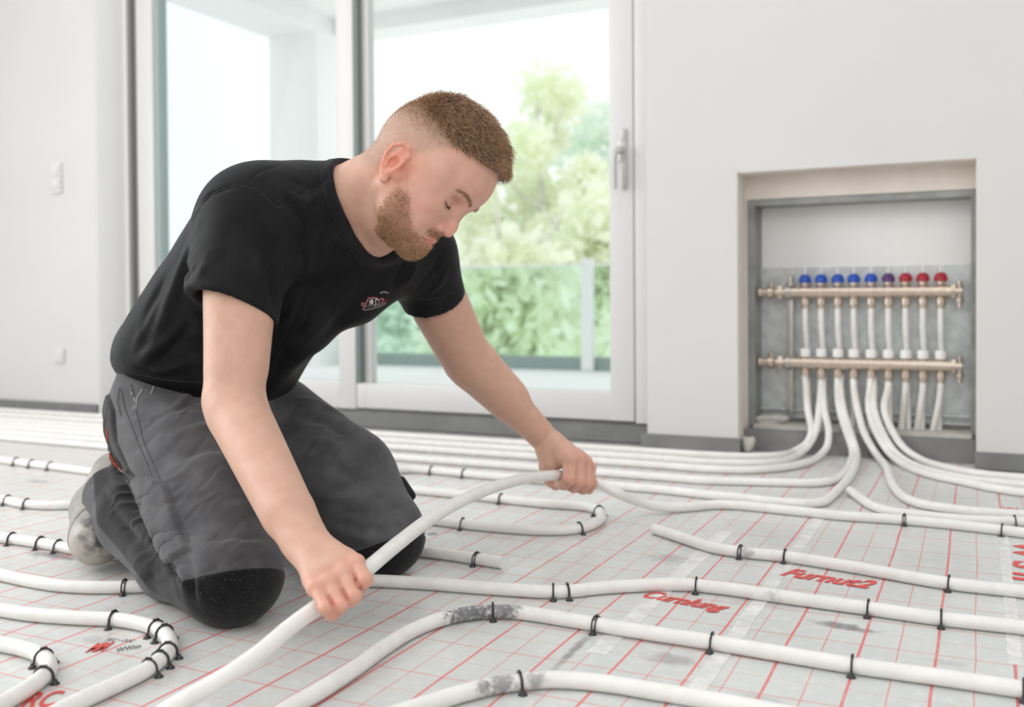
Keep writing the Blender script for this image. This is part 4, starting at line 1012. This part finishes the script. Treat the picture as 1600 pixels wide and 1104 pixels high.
browd = np.minimum(seg_dist(Vb, brow(1)), seg_dist(Vb, brow(-1)))
tint(np.clip(1-browd/.0048, 0, 1)*.4, (.34, .19, .11))
for j in mcpR + pipR: tint(np.exp(-(np.linalg.norm(Vb-j, axis=1)/.014)**2)*.45, (.80, .34, .27))
for j in mcpL + pipL + tipL: tint(np.exp(-(np.linalg.norm(Vb-j, axis=1)/.017)**2)*.45, (.78, .33, .26))
for j in (tipR + dipR): tint(np.exp(-(np.linalg.norm(Vb-j, axis=1)/.012)**2)*.35, (.80, .36, .28))
me = mesh_from('body', Vb, Fb); set_color(me, base)
body_o = obj('body', me, M['skin'], man_root); body_o['label'] = 'bare skin of head, neck, arms and hands'

# ---- hair strands
def strands(name, roots, dirs, lens, radii, mat, parent, bend=None, segs=3, label=None):
    n = len(roots); K = segs+1
    rs = np.random.RandomState(7)
    a = np.cross(dirs, rs.normal(size=(n, 3))); a /= np.linalg.norm(a, axis=1)[:, None]; b = np.cross(dirs, a)
    vs = np.zeros((n, K, 3, 3))
    for k in range(K):
        t = k/segs; c = roots + dirs*(lens*t)[:, None]
        if bend is not None: c = c + bend*((lens*t*t)[:, None])
        r = radii*(1 - .75*t)
        for j in range(3):
            an = 2*math.pi*j/3; vs[:, k, j] = c + (math.cos(an)*a + math.sin(an)*b)*r[:, None]
    vs = vs.reshape(-1, 3); o = np.arange(n)[:, None]*(K*3); f = []
    for k in range(segs):
        for j in range(3):
            j2 = (j+1) % 3; f.append(np.stack([k*3+j, k*3+j2, (k+1)*3+j2, (k+1)*3+j])[None] + o)
    F = np.concatenate(f).astype(np.int64)
    ob = obj(name, mesh_from(name, vs, F), mat, parent)
    if label: ob['label'] = label
    return ob
def hair_mat(name, a, b):
    n = NT(name); n.link(n.mix(n.ramp(n.noise(260, 2), 0.3, 0.7), a, b), n.b.inputs['Base Color']); n.b.inputs['Roughness'].default_value = 0.42; n.b.inputs['Specular IOR Level'].default_value = 0.4; return n.m
M['hair'] = hair_mat('light_brown_hair', c4(0.30, 0.175, 0.10), c4(0.66, 0.44, 0.28))
M['beard'] = hair_mat('sandy_beard', c4(0.38, 0.20, 0.10), c4(0.74, 0.48, 0.28))
rs = np.random.RandomState(3)
# hair volume on top of the head
cap = Sculpt()
cap.ell(hw(.004, 0, .062), (.093, .074, .0745), HA, .01); cap.ell(hw(.036, 0, .064), (.068, .064, .0610), HA, .02)
cap.cap(hw(.094, -.026, .100), hw(.094, .026, .100), .0135, .0135, .016); cap.cap(hw(.068, -.030, .117), hw(.068, .030, .117), .0155, .0155, .02); cap.cap(hw(.040, -.030, .127), hw(.040, .030, .127), .0150, .0150, .02); cap.cap(hw(.012, -.026, .132), hw(.012, .026, .132), .0140, .0140, .02); cap.cap(hw(-.014, -.022, .129), hw(-.014, .022, .129), .0140, .0140, .02); cap.cap(hw(-.034, -.025, .113), hw(-.034, .025, .113), .0150, .0150, .02)
nf = nrm(HF*.50 - HU*.866)
cap.plane(hw(.096, 0, .088), nrm(HF*.35 - HU*.94), .006); 
cap.plane(hw(0, 0, .082), nrm(-HU*1.0 - HF*.22), .010)
cap.cap(hw(.16, -.1, .050), hw(.16, .1, .050), .070, .070, .006, '-')
Vh, Fh = cap.mesh(.0024*FINE, n=12); Nh = normals(Vh, Fh)
hh = toh(Vh)
Vh = wobble(Vh, Nh, .0011, 190, 4)
# coarse combed locks
lk = np.sin(hh[:, 1]*430 + 9*np.sin(hh[:, 0]*75) + 3*np.sin(hh[:, 2]*120)); Vh = Vh + Nh*(lk*.0009*smooth(hh[:, 2], .085, .105))[:, None]
M['hair_base'] = hair_mat('hair_gap_shade', c4(0.10, 0.055, 0.028), c4(0.22, 0.125, 0.068))  # darkened so the gaps between strands look shaded
hair_o = obj('hair', mesh_from('hair', Vh, Fh), M['hair_base'], man_root)
sel = np.where((Nh@HU > -.55) & (hh[:, 2] > .074))[0]
n1 = 11000; i1 = rs.choice(sel, n1); r1 = Vh[i1] - Nh[i1]*.001; h1 = hh[i1]
comb = HF*.85 + HU*.10
spike = smooth(-h1[:, 0], .005, .05)                      # crown tuft stands up
side = smooth(.100 - h1[:, 2], .0, .02)
fan_ = HL[None]*(np.sign(h1[:, 1])*smooth(np.abs(h1[:, 1]), .01, .05)*.35)[:, None]
clump = np.sin(h1[:, 1]*330 + 7*np.sin(h1[:, 0]*70)) 
d1 = Nh[i1]*(.40 + .75*spike)[:, None] + comb[None]*(1.0 - .85*spike)[:, None] + fan_ + rs.normal(size=(n1, 3))*.22 + HL[None]*(clump*.42)[:, None] - HU[None]*(side*.5)[:, None]
d1 /= np.linalg.norm(d1, axis=1)[:, None]
front = smooth(h1[:, 0], .075, .10)
l1 = rs.uniform(.009, .020, n1)*(1 - .5*side)*(1-.30*spike)*(1-.45*front)
strands('hair_strands', r1, d1, l1, np.full(n1, .00042), M['hair'], hair_o, bend=-HU[None]*.25 + HF[None]*.15 + np.zeros((n1, 3)), segs=3)
# short clipped sides
w = scal*(hp_[:, 2] > -.028)*(hp_[:, 2] < .112)*(np.linalg.norm(hp_ - V(-.012, -.084, .004), axis=1) > .033)
w = w*np.clip(.30 + 1.6*smooth(hp_[:, 2], .03, .10), 0, 1)
p = w/w.sum(); n2 = 22000; i2 = rs.choice(len(Vb), n2, p=p)
jit = rs.normal(size=(n2, 3))*.0008; d2 = Nb[i2]*.75 + HF*.15 - HU*.35 + rs.normal(size=(n2, 3))*.22; d2 /= np.linalg.norm(d2, axis=1)[:, None]
l2 = (.0012 + .0060*smooth(hp_[i2, 2], .055, .10))*rs.uniform(.7, 1.2, n2)
strands('clipped_hair', Vb[i2]+jit, d2, l2, np.full(n2, .00017), M['hair'], hair_o, segs=2)
# beard, moustache, brows
w = bz*(np.abs(hp_[:, 1]) < .075); p = w/w.sum(); n3 = 15000; i3 = rs.choice(len(Vb), n3, p=p)
d3 = Nb[i3]*.75 - HU*.40 + HF*.10 + rs.normal(size=(n3, 3))*.28; d3 /= np.linalg.norm(d3, axis=1)[:, None]
l3 = rs.uniform(.0022, .0052, n3)*(.75 + .6*smooth(-hp_[i3, 2], .05, .09))
strands('beard', Vb[i3] + rs.normal(size=(n3, 3))*.0007, d3, l3, np.full(n3, .00023), M['beard'], man_root, segs=2, label='short sandy beard and moustache')
w = np.clip(1-browd/.0036, 0, 1)*inhead; p = w/w.sum(); n4 = 520; i4 = rs.choice(len(Vb), n4, p=p)
d4 = Nb[i4]*.35 + HL[None]*(np.sign(hp_[i4, 1])*.8)[:, None] + HU*.1 + rs.normal(size=(n4, 3))*.15; d4 /= np.linalg.norm(d4, axis=1)[:, None]
strands('eyebrows', Vb[i4], d4, rs.uniform(.003, .006, n4), np.full(n4, .00022), M['hair'], man_root, segs=2)
# lashes along the lowered lids
M['lash'] = plain('dark_lash', (0.05, 0.03, 0.02, 1), 0.5)
M['eye'] = plain('eyeball', (0.55, 0.5, 0.47, 1), 0.15)
lb = MB()
for y in (-1, 1):
    lp = lambda t: snap(y*(.0205 + .0245*t), .0095 - .0030*math.sin(math.pi*t) + .0015*t, .0002)
    pts = [lp(t) for t in np.linspace(0, 1, 10)]
    lb.tube(pts, [.0003]+[.0007]*8+[.0003], 6)
    for t in np.linspace(.15, 1, 16):
        q = lp(t); d = nrm(HF*.8 - HU*.6 + HL*y*.5*t)
        lb.tube([q, q + d*.003, q + d*.0055 + HU*.0005], [.00032, .00025, .0001], 4)
lb.build('eyelashes', M['lash'], man_root, smooth=True)

# ================================================================== T-SHIRT
sh = Sculpt(); torso(sh, .002)
hemR = P(361, 480, 1.415); axR = nrm(P(350, 520, 1.405) - P(368, 478, 1.42))
sh.cap(RS, P(362, 505, 1.415), .068, .0635, .04); 
sh.cap(P(352, 430, 1.43), P(352, 480, 1.42), .050, .050, .03)
axL = nrm(P(690, 500, 1.76) - P(664, 420, 1.70)); hemL = P(676, 471, 1.725)
sh.cap(LS, P(682, 480, 1.735), .062, .0560, .04)
sh.cap(P(603, 410, 1.62), P(553, 460, 1.59), .052, .050, .05)         # slack front
sh.cap(P(470, 510, 1.56), P(400, 555, 1.60), .048, .05, .05)
sh.cap(P(290, 545, 1.66), P(252, 555, 1.67), .085, .078, .04)       # back of the waist
sh.cap(P(355, 562, 1.62), P(385, 560, 1.70), .08, .08, .04)
def shirt_cut(p, d):
    # sleeve ends, hollow inside the sleeve mouth
    dR = (p - hemR)@axR; nearR = np.linalg.norm(p - hemR, axis=1) < .105
    d = np.where(nearR, np.maximum(d, dR), np.where((dR > 0) & (np.linalg.norm(p - P(368, 560, 1.39), axis=1) < .11), np.maximum(d, .01), d))
    dL = (p - hemL)@axL; nearL = np.linalg.norm(p - hemL, axis=1) < .085
    d = np.where(nearL, np.maximum(d, dL), d)
    d = np.where(np.linalg.norm(p - NC0, axis=1) < .35, -smin(-d, NK.field(p), .003), d)
    return d
sh.cap(hemR - axR*.030, hemR + axR*.05, .0530, .0540, .002, '-'); sh.cap(hemL - axL*.025, hemL + axL*.05, .0455, .046, .002, '-')
# neck opening
_n0 = len(sh.p); neck(sh)
for q in sh.p[_n0:]:                       # cloth lies just outside the neck and the trapezius
    q.q['ra'] += .0045; q.q['rb'] += .0045; q.bound()
ndir = nrm(hw(-.022, 0, -.015) - NB)
NC0 = P(618, 301, 1.495); NC1 = NC0 + ndir*.16
NK = Sculpt(); NK.cap(NC0, NC1, .0620, .100, .02); NK.cap(P(608, 347, 1.515), P(608, 347, 1.515) + ndir*.15, .0450, .085, .02)
NK.cap(hw(0, 0, .02), hw(.09, 0, -.02), .13, .12, .03)
# waist hem
hem_c = P(290, 585, 1.63); hem_n = nrm(P(235, 690, 1.60) - P(262, 590, 1.63) + V(0,0,-.02))
sh.plane(P(262, 596, 1.62), nrm(-AT[2]*.72 - V(0, 0, 1)*.62), .002)
Vs, Fs = sh.mesh(.0028*FINE, extra=shirt_cut, n=12, smooth=2); Ns = normals(Vs, Fs); tS = bvh(Vs, Fs)
Vs = wobble(Vs, Ns, .0010, 16, 1)
rw = random.Random(5)
FS = [  # pixel lines, width, height
 ([(300,330),(330,300),(372,289)], .005, -.0035), ([(430,292),(480,345),(472,430)], .006, -.005), ([(455,330),(480,390),(478,430)], .010, .006),
 ([(372,289),(405,268),(440,255)], .003, -.0012), ([(430,325),(480,300),(520,288)], .003, -.0014), ([(440,300),(480,318),(500,300)], .008, .004), ([(450,280),(490,296),(520,270)], .007, -.003),
 ([(330,400),(300,455)], .010, .004), ([(410,400),(425,450),(430,495)], .008, -.005), ([(395,380),(412,440),(412,500)], .009, .005), ([(370,420),(385,470),(382,500)], .009, -.003), ([(435,400),(440,440),(437,480)], .006, .005),
 ([(310,350),(285,420),(255,500),(225,570)], .012, .006), ([(330,480),(300,450),(285,400)], .008, -.005), ([(320,480),(270,540),(215,590)], .009, -.004), ([(300,500),(240,550),(200,575)], .012, .006), ([(265,420),(235,480),(215,540)], .009, -.004), ([(250,460),(222,520),(205,560)], .010, .004),
 ([(200,560),(240,585),(300,592)], .007, -.003), ([(210,575),(250,580),(320,560)], .009, .004),
 ([(560,420),(520,480),(450,560)], .013, .006), ([(590,430),(560,480),(500,530)], .010, -.006), ([(500,420),(470,500),(430,570)], .013, -.006), ([(480,440),(455,500),(425,540)], .013, .006), ([(440,500),(430,550),(415,590)], .008, .005),
 ([(640,395),(625,430),(612,458)], .007, -.005), ([(655,400),(640,430),(628,452)], .008, .005), ([(690,400),(672,430),(650,455)], .007, -.004), ([(700,420),(685,445),(665,462)], .006, .004),
 ([(560,380),(600,400),(640,390)], .008, .003), ([(545,350),(520,380),(490,400)], .008, .004), ([(500,340),(510,380),(540,400)], .006, -.003)]
V0s = Vs; Vs = folds(Vs, Ns, tS, [(a, b*.9, c*1.35) for a, b, c in FS])
hm = smooth(-((V0s - hemR)@axR), .0, .03)*(np.linalg.norm(V0s-hemR, axis=1) < .12) + (np.linalg.norm(V0s-hemR, axis=1) >= .12)
hm = hm*np.where(np.linalg.norm(V0s-hemL, axis=1) < .09, smooth(-((V0s - hemL)@axL), .0, .025), 1)
Vs = V0s + (Vs-V0s)*hm[:, None]
Vs = laplace(Vs, Fs, .4)
# cloth must stay outside the skin and off the trousers
shirt = obj('tshirt', mesh_from('tshirt', Vs, Fs), M['shirt'], man_root); shirt['label'] = 'black short-sleeved t-shirt'
tS2 = bvh(Vs, Fs)
def on_surface(tree, pl, step=5, lift=.0004):
    out = []
    for i in range(len(pl)-1):
        L = math.hypot(pl[i+1][0]-pl[i][0], pl[i+1][1]-pl[i][1]); m = max(1, int(L/step))
        for k in range(m):
            c, n = cast(tree, pl[i][0]+(pl[i+1][0]-pl[i][0])*k/m, pl[i][1]+(pl[i+1][1]-pl[i][1])*k/m)
            if c is not None:
                if n@ray(800,500) > 0: n = -n
                out.append(c + n*lift)
    c, n = cast(tree, *pl[-1]);
    if c is not None: out.append(c)
    # drop jumps
    keep = out[:1]
    for q in out[1:]:
        if np.linalg.norm(q-keep[-1]) < .05: keep.append(q)
    return keep
def seam(tree, pl, r, name, mat, parent, lift=.0003):
    p = on_surface(tree, pl, lift=lift)
    if len(p) > 2: return MB().tube(p, r, 6).build(name, mat, parent, smooth=True)
for pl in ([(300,345),(318,315),(345,296),(372,289),(402,296),(432,325)], [(372,289),(392,275),(415,264),(438,256)], [(432,325),(460,308),(490,297),(515,290)], [(302,440),(322,456),(350,473),(385,486),(424,491)],
           [(305,415),(282,450),(255,485),(228,520),(205,550)], [(622,450),(640,462),(665,468),(690,465),(708,455)], [(180,568),(215,585),(262,594),(318,598)]):
    seam(tS2, pl, .0005, 'shirt_seam', M['thread_dark'], shirt)
# ================================================================== TROUSERS
RK, LK = P(360, 892, 1.34), P(598, 832, 1.575)
RA, LA = P(190, 800, 1.60), P(330, 790, 1.95)
tr = Sculpt()
tr.ell(P(322, 618, 1.66), (.152, .112, .10), AT, .03)
tr.cap(P(272, 658, 1.60), P(340, 795, 1.43), .094, .084, .03); tr.cap(P(340, 795, 1.43), RK, .084, .067, .02)
tr.cap(P(243, 650, 1.64), P(228, 700, 1.66), .076, .056, .03)
tr.cap(P(425, 672, 1.76), P(536, 752, 1.65), .098, .087, .03); tr.cap(P(536, 752, 1.65), LK, .087, .064, .02)
tr.cap(P(360, 690, 1.60), P(390, 720, 1.62), .07, .05, .05)
tr.cap(RK, P(285, 872, 1.455), .068, .062, .015); tr.cap(P(285, 872, 1.455), P(218, 810, 1.58), .064, .062, .02); tr.cap(P(218, 810, 1.58), P(178, 775, 1.66), .060, .050, .02)
tr.cap(LK, P(480, 830, 1.80), .062, .060, .02); tr.cap(P(480, 830, 1.80), LA, .060, .052, .02)
tr.plane(V(0, 0, .0015), V(0, 0, -1), .006)
wtop = P(262, 590, 1.62) + V(0, 0, .012)
tr.plane(wtop, nrm(AT[2]*.72 + V(0, 0, 1)*.62), .004)
anR = P(168, 765, 1.68)
tr.plane(P(155, 770, 1.70), nrm(P(150, 760, 1.71) - P(230, 815, 1.56)), .003)
Vt, Ft = tr.mesh(.0028*FINE, n=12, smooth=2); Nt = normals(Vt, Ft); tT = bvh(Vt, Ft)
Vt = wobble(Vt, Nt, .0012, 20, 2)
FT = [([(330,650),(370,640),(410,650)], .008, .004), ([(250,690),(300,670),(350,660)], .010, .004), ([(265,720),(320,700),(370,700)], .010, -.004), ([(300,760),(350,740),(400,750)], .012, .004),
 ([(330,860),(380,850),(425,855)], .007, .004), ([(320,845),(370,838),(420,838)], .006, -.004), ([(335,875),(380,872),(430,866)], .006, -.003), ([(345,790),(390,790),(425,800)], .010, .003),
 ([(450,620),(500,630),(550,660)], .010, .005), ([(440,650),(500,655),(560,690)], .010, -.005), ([(450,690),(510,690),(580,730)], .010, .005), ([(455,730),(520,730),(600,770)], .010, -.004), ([(470,770),(540,780),(620,800)], .009, .005), ([(500,810),(560,825),(640,825)], .008, -.005), ([(520,830),(580,842),(645,838)], .007, .004),
 ([(540,850),(590,858),(640,850)], .006, -.004), ([(430,640),(440,700),(455,780)], .010, -.006),
 ([(170,640),(165,690),(185,740)], .006, .004), ([(190,735),(215,790),(245,830)], .010, -.007), ([(170,760),(200,800),(235,840)], .010, .006), ([(180,800),(210,840),(250,880)], .008, -.006), ([(200,770),(240,820),(275,870)], .009, .006), ([(160,770),(185,790),(200,780)], .006, -.005),
 ([(270,870),(290,900),(290,930)], .006, .005), ([(285,865),(305,900),(305,940)], .006, -.006), ([(300,880),(310,915),(318,940)], .005, .004), ([(250,860),(270,895),(282,925)], .006, -.005), ([(165,720),(190,760),(200,750)], .007, .005)]
rw = random.Random(11)
def wrinkles(a, b, half, n, amp, wid, bow=.25):
    for _ in range(n):
        t = rw.uniform(0, 1); cx, cy = a[0]+(b[0]-a[0])*t, a[1]+(b[1]-a[1])*t; L = math.hypot(b[0]-a[0], b[1]-a[1]); ux, uy = (b[0]-a[0])/L, (b[1]-a[1])/L
        s = rw.uniform(-half*.6, half*.6); l = rw.uniform(.35, .8)*half; an = rw.uniform(-.35, .35); nx, ny = -uy*math.cos(an)-ux*math.sin(an), ux*math.cos(an)-uy*math.sin(an)
        k = rw.uniform(-bow, bow)*l; pts = [(cx+nx*(s+l*q)+ux*k*(1-q*q), cy+ny*(s+l*q)+uy*k*(1-q*q)) for q in (-1, -.5, 0, .5, 1)]
        FT.append((pts, rw.uniform(*wid), rw.choice((1, -1, -1))*rw.uniform(*amp)))
wrinkles((250,640),(365,870), 75, 30, (.0008,.0022), (.003,.007)); wrinkles((340,800),(375,880), 60, 12, (.0008,.0020), (.0025,.005))
wrinkles((470,620),(620,820), 90, 36, (.0010,.0028), (.0035,.008)); wrinkles((180,740),(270,900), 45, 26, (.0015,.0036), (.003,.006), .5); wrinkles((440,620),(455,760), 25, 12, (.0015,.003), (.004,.007))
Vt = folds(Vt, Nt, tT, FT); Vt = laplace(Vt, Ft, .2)
Vt[:, 2] = np.maximum(Vt[:, 2], .0012)
trousers = obj('trousers', mesh_from('trousers', Vt, Ft), M['trousers'], man_root); trousers['label'] = 'dusty dark grey work trousers'
tT2 = bvh(Vt, Ft); Nt = normals(Vt, Ft)
def project(Vx):
    q = (Vx - CAM)@CR.T; return 800 + FPX*q[:, 0]/q[:, 2], CYP + FPX*q[:, 1]/q[:, 2]
def patch(name, V0, F0, N0, fld, lift, mat, parent, label=None, edge=.004):
    """a second layer of cloth over a region of a garment; fld is the signed distance inside the region"""
    keep = fld > -.006; Fm = F0[keep[F0].all(1)]; used = np.unique(Fm); mp = -np.ones(len(V0), int); mp[used] = np.arange(len(used)); F1 = mp[Fm]
    l = -.0014 + (lift + .0014)*smooth(fld[used], -edge*.5, edge)
    me = mesh_from(name, V0[used] + N0[used]*l[:, None], F1); o = obj(name, me, mat, parent)
    if label: o['label'] = label
    return o
def inpoly(u, v, poly):
    ins = np.zeros(len(u), bool); n = len(poly)
    for i in range(n):
        x1, y1 = poly[i]; x2, y2 = poly[(i+1) % n]
        c = ((y1 > v) != (y2 > v)) & (u < (x2-x1)*(v-y1)/((y2-y1) if y2 != y1 else 1e-9) + x1); ins ^= c
    return ins
# ribbed collar along the rim of the neck opening
dc = NK.field(Vs); Ns2 = normals(Vs, Fs)
M['rib'] = cloth('black_rib_knit', c4(0.011, 0.011, 0.0125), c4(0.018, 0.018, 0.020), weave=1400, wb=0.5, sheen=0.1)
patch('collar', Vs, Fs, Ns2, np.minimum(.0165 - dc, dc - .0012), .0022, M['rib'], shirt, 'ribbed crew-neck collar', edge=.0022)
_s = np.where((np.abs(dc - .0172) < .0012))[0]
_ax = nrm(NC1-NC0); _e1 = nrm(np.cross(_ax, V(0,0,1))); _e2 = np.cross(_ax, _e1); _r = Vs[_s] - NC0; _an = np.arctan2(_r@_e2, _r@_e1); _bins = np.floor((_an+math.pi)/(2*math.pi)*44).astype(int)
_loop = [(Vs[_s] + Ns2[_s]*.0008)[_bins == b].mean(0) for b in range(44) if (_bins == b).sum() > 2]
if len(_loop) > 20: MB().tube(spline(_loop + [_loop[0]], .004), .0005, 6).build('collar_seam', M['thread_dark'], shirt, smooth=True)
u, v = project(Vt); dep = (Vt - CAM)@CR[2]
def polyfield(poly, dmax, nmax=.15):
    ins = inpoly(u, v, poly); q = np.array(poly, float); n = len(q); best = np.full(len(u), 1e9)
    for i in range(n):
        a, b = q[i], q[(i+1) % n]; ab = b-a; t = np.clip(((u-a[0])*ab[0] + (v-a[1])*ab[1])/(ab@ab), 0, 1); best = np.minimum(best, np.hypot(u-a[0]-t*ab[0], v-a[1]-t*ab[1]))
    d = np.where(ins, best, -best)*dep/FPX
    return np.where((dep < dmax) & (Nt@nrm(ray(800,500)) < nmax), d, np.minimum(d, -.01))
# knee panels: everything below a seam line round each knee
kR = nrm(P(366, 880, 1.33) - P(340, 800, 1.44))
def near(c, r): return np.linalg.norm(Vt - c, axis=1) < r
seamR = np.minimum.reduce([(Vt - P(370, 888, 1.27))@nrm(V(0,0,-1)*.80 + nrm(RK - P(345,800,1.43))*.6), .135 - np.linalg.norm(Vt - P(380, 925, 1.31), axis=1)])
patch('knee_patch', Vt, Ft, Nt, seamR, .0022, M['kneepad'], trousers, 'black knee panel')
seamL = np.minimum.reduce([(Vt - P(605, 846, 1.52))@nrm(V(0,0,-1)*.75 + nrm(LK - P(545,745,1.65))*.65), .12 - np.linalg.norm(Vt - P(600, 845, 1.57), axis=1)])
patch('knee_patch', Vt, Ft, Nt, seamL, .0022, M['kneepad'], trousers, 'black knee panel')
# black stretch panel on the calf
calf = polyfield([(140,690),(175,705),(205,765),(240,845),(285,905),(295,960),(230,920),(185,860),(150,820)], 1.78)
patch('calf_panel', Vt, Ft, Nt, calf, .0010, M['trousers_black'], trousers, 'black stretch calf panel')
# cargo pocket, thick flap
pk = polyfield([(203,752),(222,736),(262,758),(292,842),(298,858),(262,882),(254,872),(232,820)], 1.62)
pocket = patch('cargo_pocket', Vt, Ft, Nt, pk, .0085, M['trousers'], trousers, 'bulging side pocket', edge=.0042)
# side seams and pocket piping
for pl in ([(188,605),(196,640),(215,690),(236,740),(262,800),(290,850),(300,862)], [(205,600),(212,640),(224,690),(250,750),(278,812),(296,845)], [(186,606),(184,630),(190,650)]):
    seam(tT2, pl, .0011, 'seam', M['thread'], trousers, lift=.0005)
# open rule pocket on the back of the thigh: dark slot with a red and orange frayed edge
M['orange'] = plain('orange_thread', srgb(190, 80, 62), 0.8, noise=0.3, nscale=200); M['tan'] = plain('tan_thread', srgb(150, 120, 104), 0.8, noise=0.3, nscale=200)
rp = polyfield([(160,625),(170,612),(180,640),(184,690),(204,735),(222,752),(205,760),(180,718),(160,690)], 1.8, .3)
patch('tool_pocket', Vt, Ft, Nt, rp, .0045, M['trousers_black'], trousers, 'black tool pocket')
seam(tT2, [(172,668),(173,690)], .0022, 'pocket_edge', M['orange'], trousers, .0045); seam(tT2, [(172,700),(180,718),(190,732)], .0022, 'pocket_edge', M['orange'], trousers, .0045)
seam(tT2, [(190,732),(200,742),(212,758)], .0020, 'pocket_edge', M['tan'], trousers, .0045)
# white paint-like scuffs near the waistband
for pl in ([(205,612),(211,625),(208,640)], [(222,608),(214,622),(212,642)], [(240,604),(236,615)]):
    seam(tT2, pl, .0010, 'chalk_mark', plain('chalk', (0.35,0.35,0.35,1), 0.9), trousers, .0003)

# loose strap flap on the outside of the far thigh
fs = Sculpt(); fs.cap(P(588, 708, 1.665), P(638, 768, 1.63), .010, .008, .004, n=nrm(P(640,720,1.66)-P(600,760,1.66)), f=.55); fs.cap(P(626, 752, 1.64), P(642, 774, 1.63), .0095, .0085, .004)
Vf, Ff = fs.mesh(.002, n=12); obj('strap_flap', mesh_from('strap_flap', Vf, Ff), M['trousers_black'], trousers)['label'] = 'black flap on the far thigh'

# ================================================================== SHOES
def shoe_material():
    n = NT('worn_pale_leather'); col = n.mix(n.ramp(n.noise(14, 3), 0.3, 0.7), c4(0.22, 0.205, 0.185), c4(0.50, 0.46, 0.42))
    for (a, b_, d_), s_, k in (((160, 826, 1.555), (20, 20, 20), .95), ((176, 838, 1.54), (22, 22, 22), .95), ((138, 808, 1.575), (42, 42, 42), .8), ((166, 800, 1.57), (40, 40, 40), .7)):
        d = n.math('ADD', n.dist(n.pos(), P(a, b_, d_), s_), n.math('MULTIPLY', n.math('SUBTRACT', n.noise(55, 4), 0.5), 1.8)); col = n.mix(n.math('MULTIPLY', n.math('SUBTRACT', 1.0, n.ramp(d, .3, 1.1)), k), col, c4(0.07, 0.068, 0.065))
    n.link(col, n.b.inputs['Base Color']); n.b.inputs['Roughness'].default_value = 0.42; n.bump(n.noise(60, 4), .3, .003); return n.m
M['shoe'] = shoe_material(); M['sole'] = plain('grey_rubber_sole', (0.30, 0.285, 0.25, 1), 0.55, noise=0.15, nscale=30)
def shoe(toe, mid, heel, label, back):
    s = Sculpt(); s.cap(toe, mid, .042, .040, .02); s.cap(mid, heel, .040, .033, .02); s.cap(heel, heel + (anR-heel)*.5 if back else heel, .033, .034, .02)
    s.plane(V(0, 0, .001), V(0, 0, -1), .004)
    Vx, Fx = s.mesh(.0035, n=12, smooth=2); me_ = mesh_from('shoe', Vx, Fx); o = obj('shoe', me_, M['shoe'], man_root); o['label'] = label
    return o, Vx, Fx
toeR, midR, heelR = P(151, 842, 1.60), P(154, 795, 1.70), P(178, 738, 1.80)
so, Vx, Fx = shoe(toeR, midR, heelR, 'pale worn leather shoe', True)
# sole: slab on the rear-left face
s2 = Sculpt(); bk = nrm(P(100, 800, 1.72) - P(160, 800, 1.62))
for a, b_, r0, r1 in ((toeR, midR, .0445, .0425), (midR, heelR, .0425, .0355)): s2.cap(a, b_, r0, r1, .02)
s2.plane(toeR + bk*.022, -bk, .002); s2.plane(V(0, 0, .001), V(0, 0, -1), .003)
Vq, Fq = s2.mesh(.0035, n=12, smooth=2); obj('sole', mesh_from('sole', Vq, Fq), M['sole'], so)
toeL = P(300, 838, 2.0); shoe(onZ(300, 800, .045), onZ(285, 780, .075), onZ(290, 770, .11), 'pale worn leather shoe', False)

# ================================================================== CHEST EMBLEM
M['em_white'] = plain('emblem_white', (0.62, 0.60, 0.60, 1), 0.7, noise=0.1, nscale=300); M['em_pink'] = plain('emblem_pink', srgb(190, 120, 125), 0.7); M['em_red'] = plain('emblem_red', srgb(120, 30, 32), 0.7)
M['em_dark'] = plain('emblem_dark', (0.03, 0.03, 0.03, 1), 0.7); M['em_grey'] = plain('emblem_grey', (0.22, 0.22, 0.22, 1), 0.7)
EX = lambda x, y: (540 + x/13.8, 440 + y/13.8)
em_root = None
def em(pts, r, mat, parent):
    p = on_surface(tS2, [EX(*q) for q in pts], step=1.0, lift=.0006)
    if len(p) >= 2: 
        return MB().tube(p, r, 6).build('emblem_stroke', mat, parent, smooth=True)
em_o = em([(365,595),(430,605),(560,580),(700,540),(800,500),(860,450)], .0009, M['em_grey'], shirt)
if em_o is not None:
    em_o.name = 'emblem'; em_o['label'] = 'small embroidered emblem on the chest'
    em([(350,520),(345,470),(385,445),(400,470),(365,520)], .0007, M['em_pink'], em_o); em([(370,590),(420,510),(460,420),(500,355),(600,335)], .0010, M['em_pink'], em_o)
    em([(515,450),(545,400),(575,390),(575,460),(530,465)], .0014, M['em_white'], em_o); em([(620,520),(650,460),(640,390),(690,380)], .0007, M['em_white'], em_o); em([(600,350),(680,360),(720,400)], .0007, M['em_white'], em_o)
    em([(700,480),(720,400),(770,355),(820,370),(790,430),(740,440)], .0009, M['em_pink'], em_o); em([(740,440),(830,400),(900,380),(870,430)], .0008, M['em_red'], em_o); em([(450,345),(560,330),(700,330)], .0006, M['em_red'], em_o)
    for x in range(440, 800, 45): em([(x, 560-(x-440)*.12), (x+18, 515-(x-440)*.10)], .0006, M['em_grey'], em_o)
    em([(480,495),(560,480),(640,500),(760,470),(850,440)], .0007, M['em_grey'], em_o); em([(735,245),(800,215),(860,220),(910,240)], .0014, M['em_grey'], em_o)
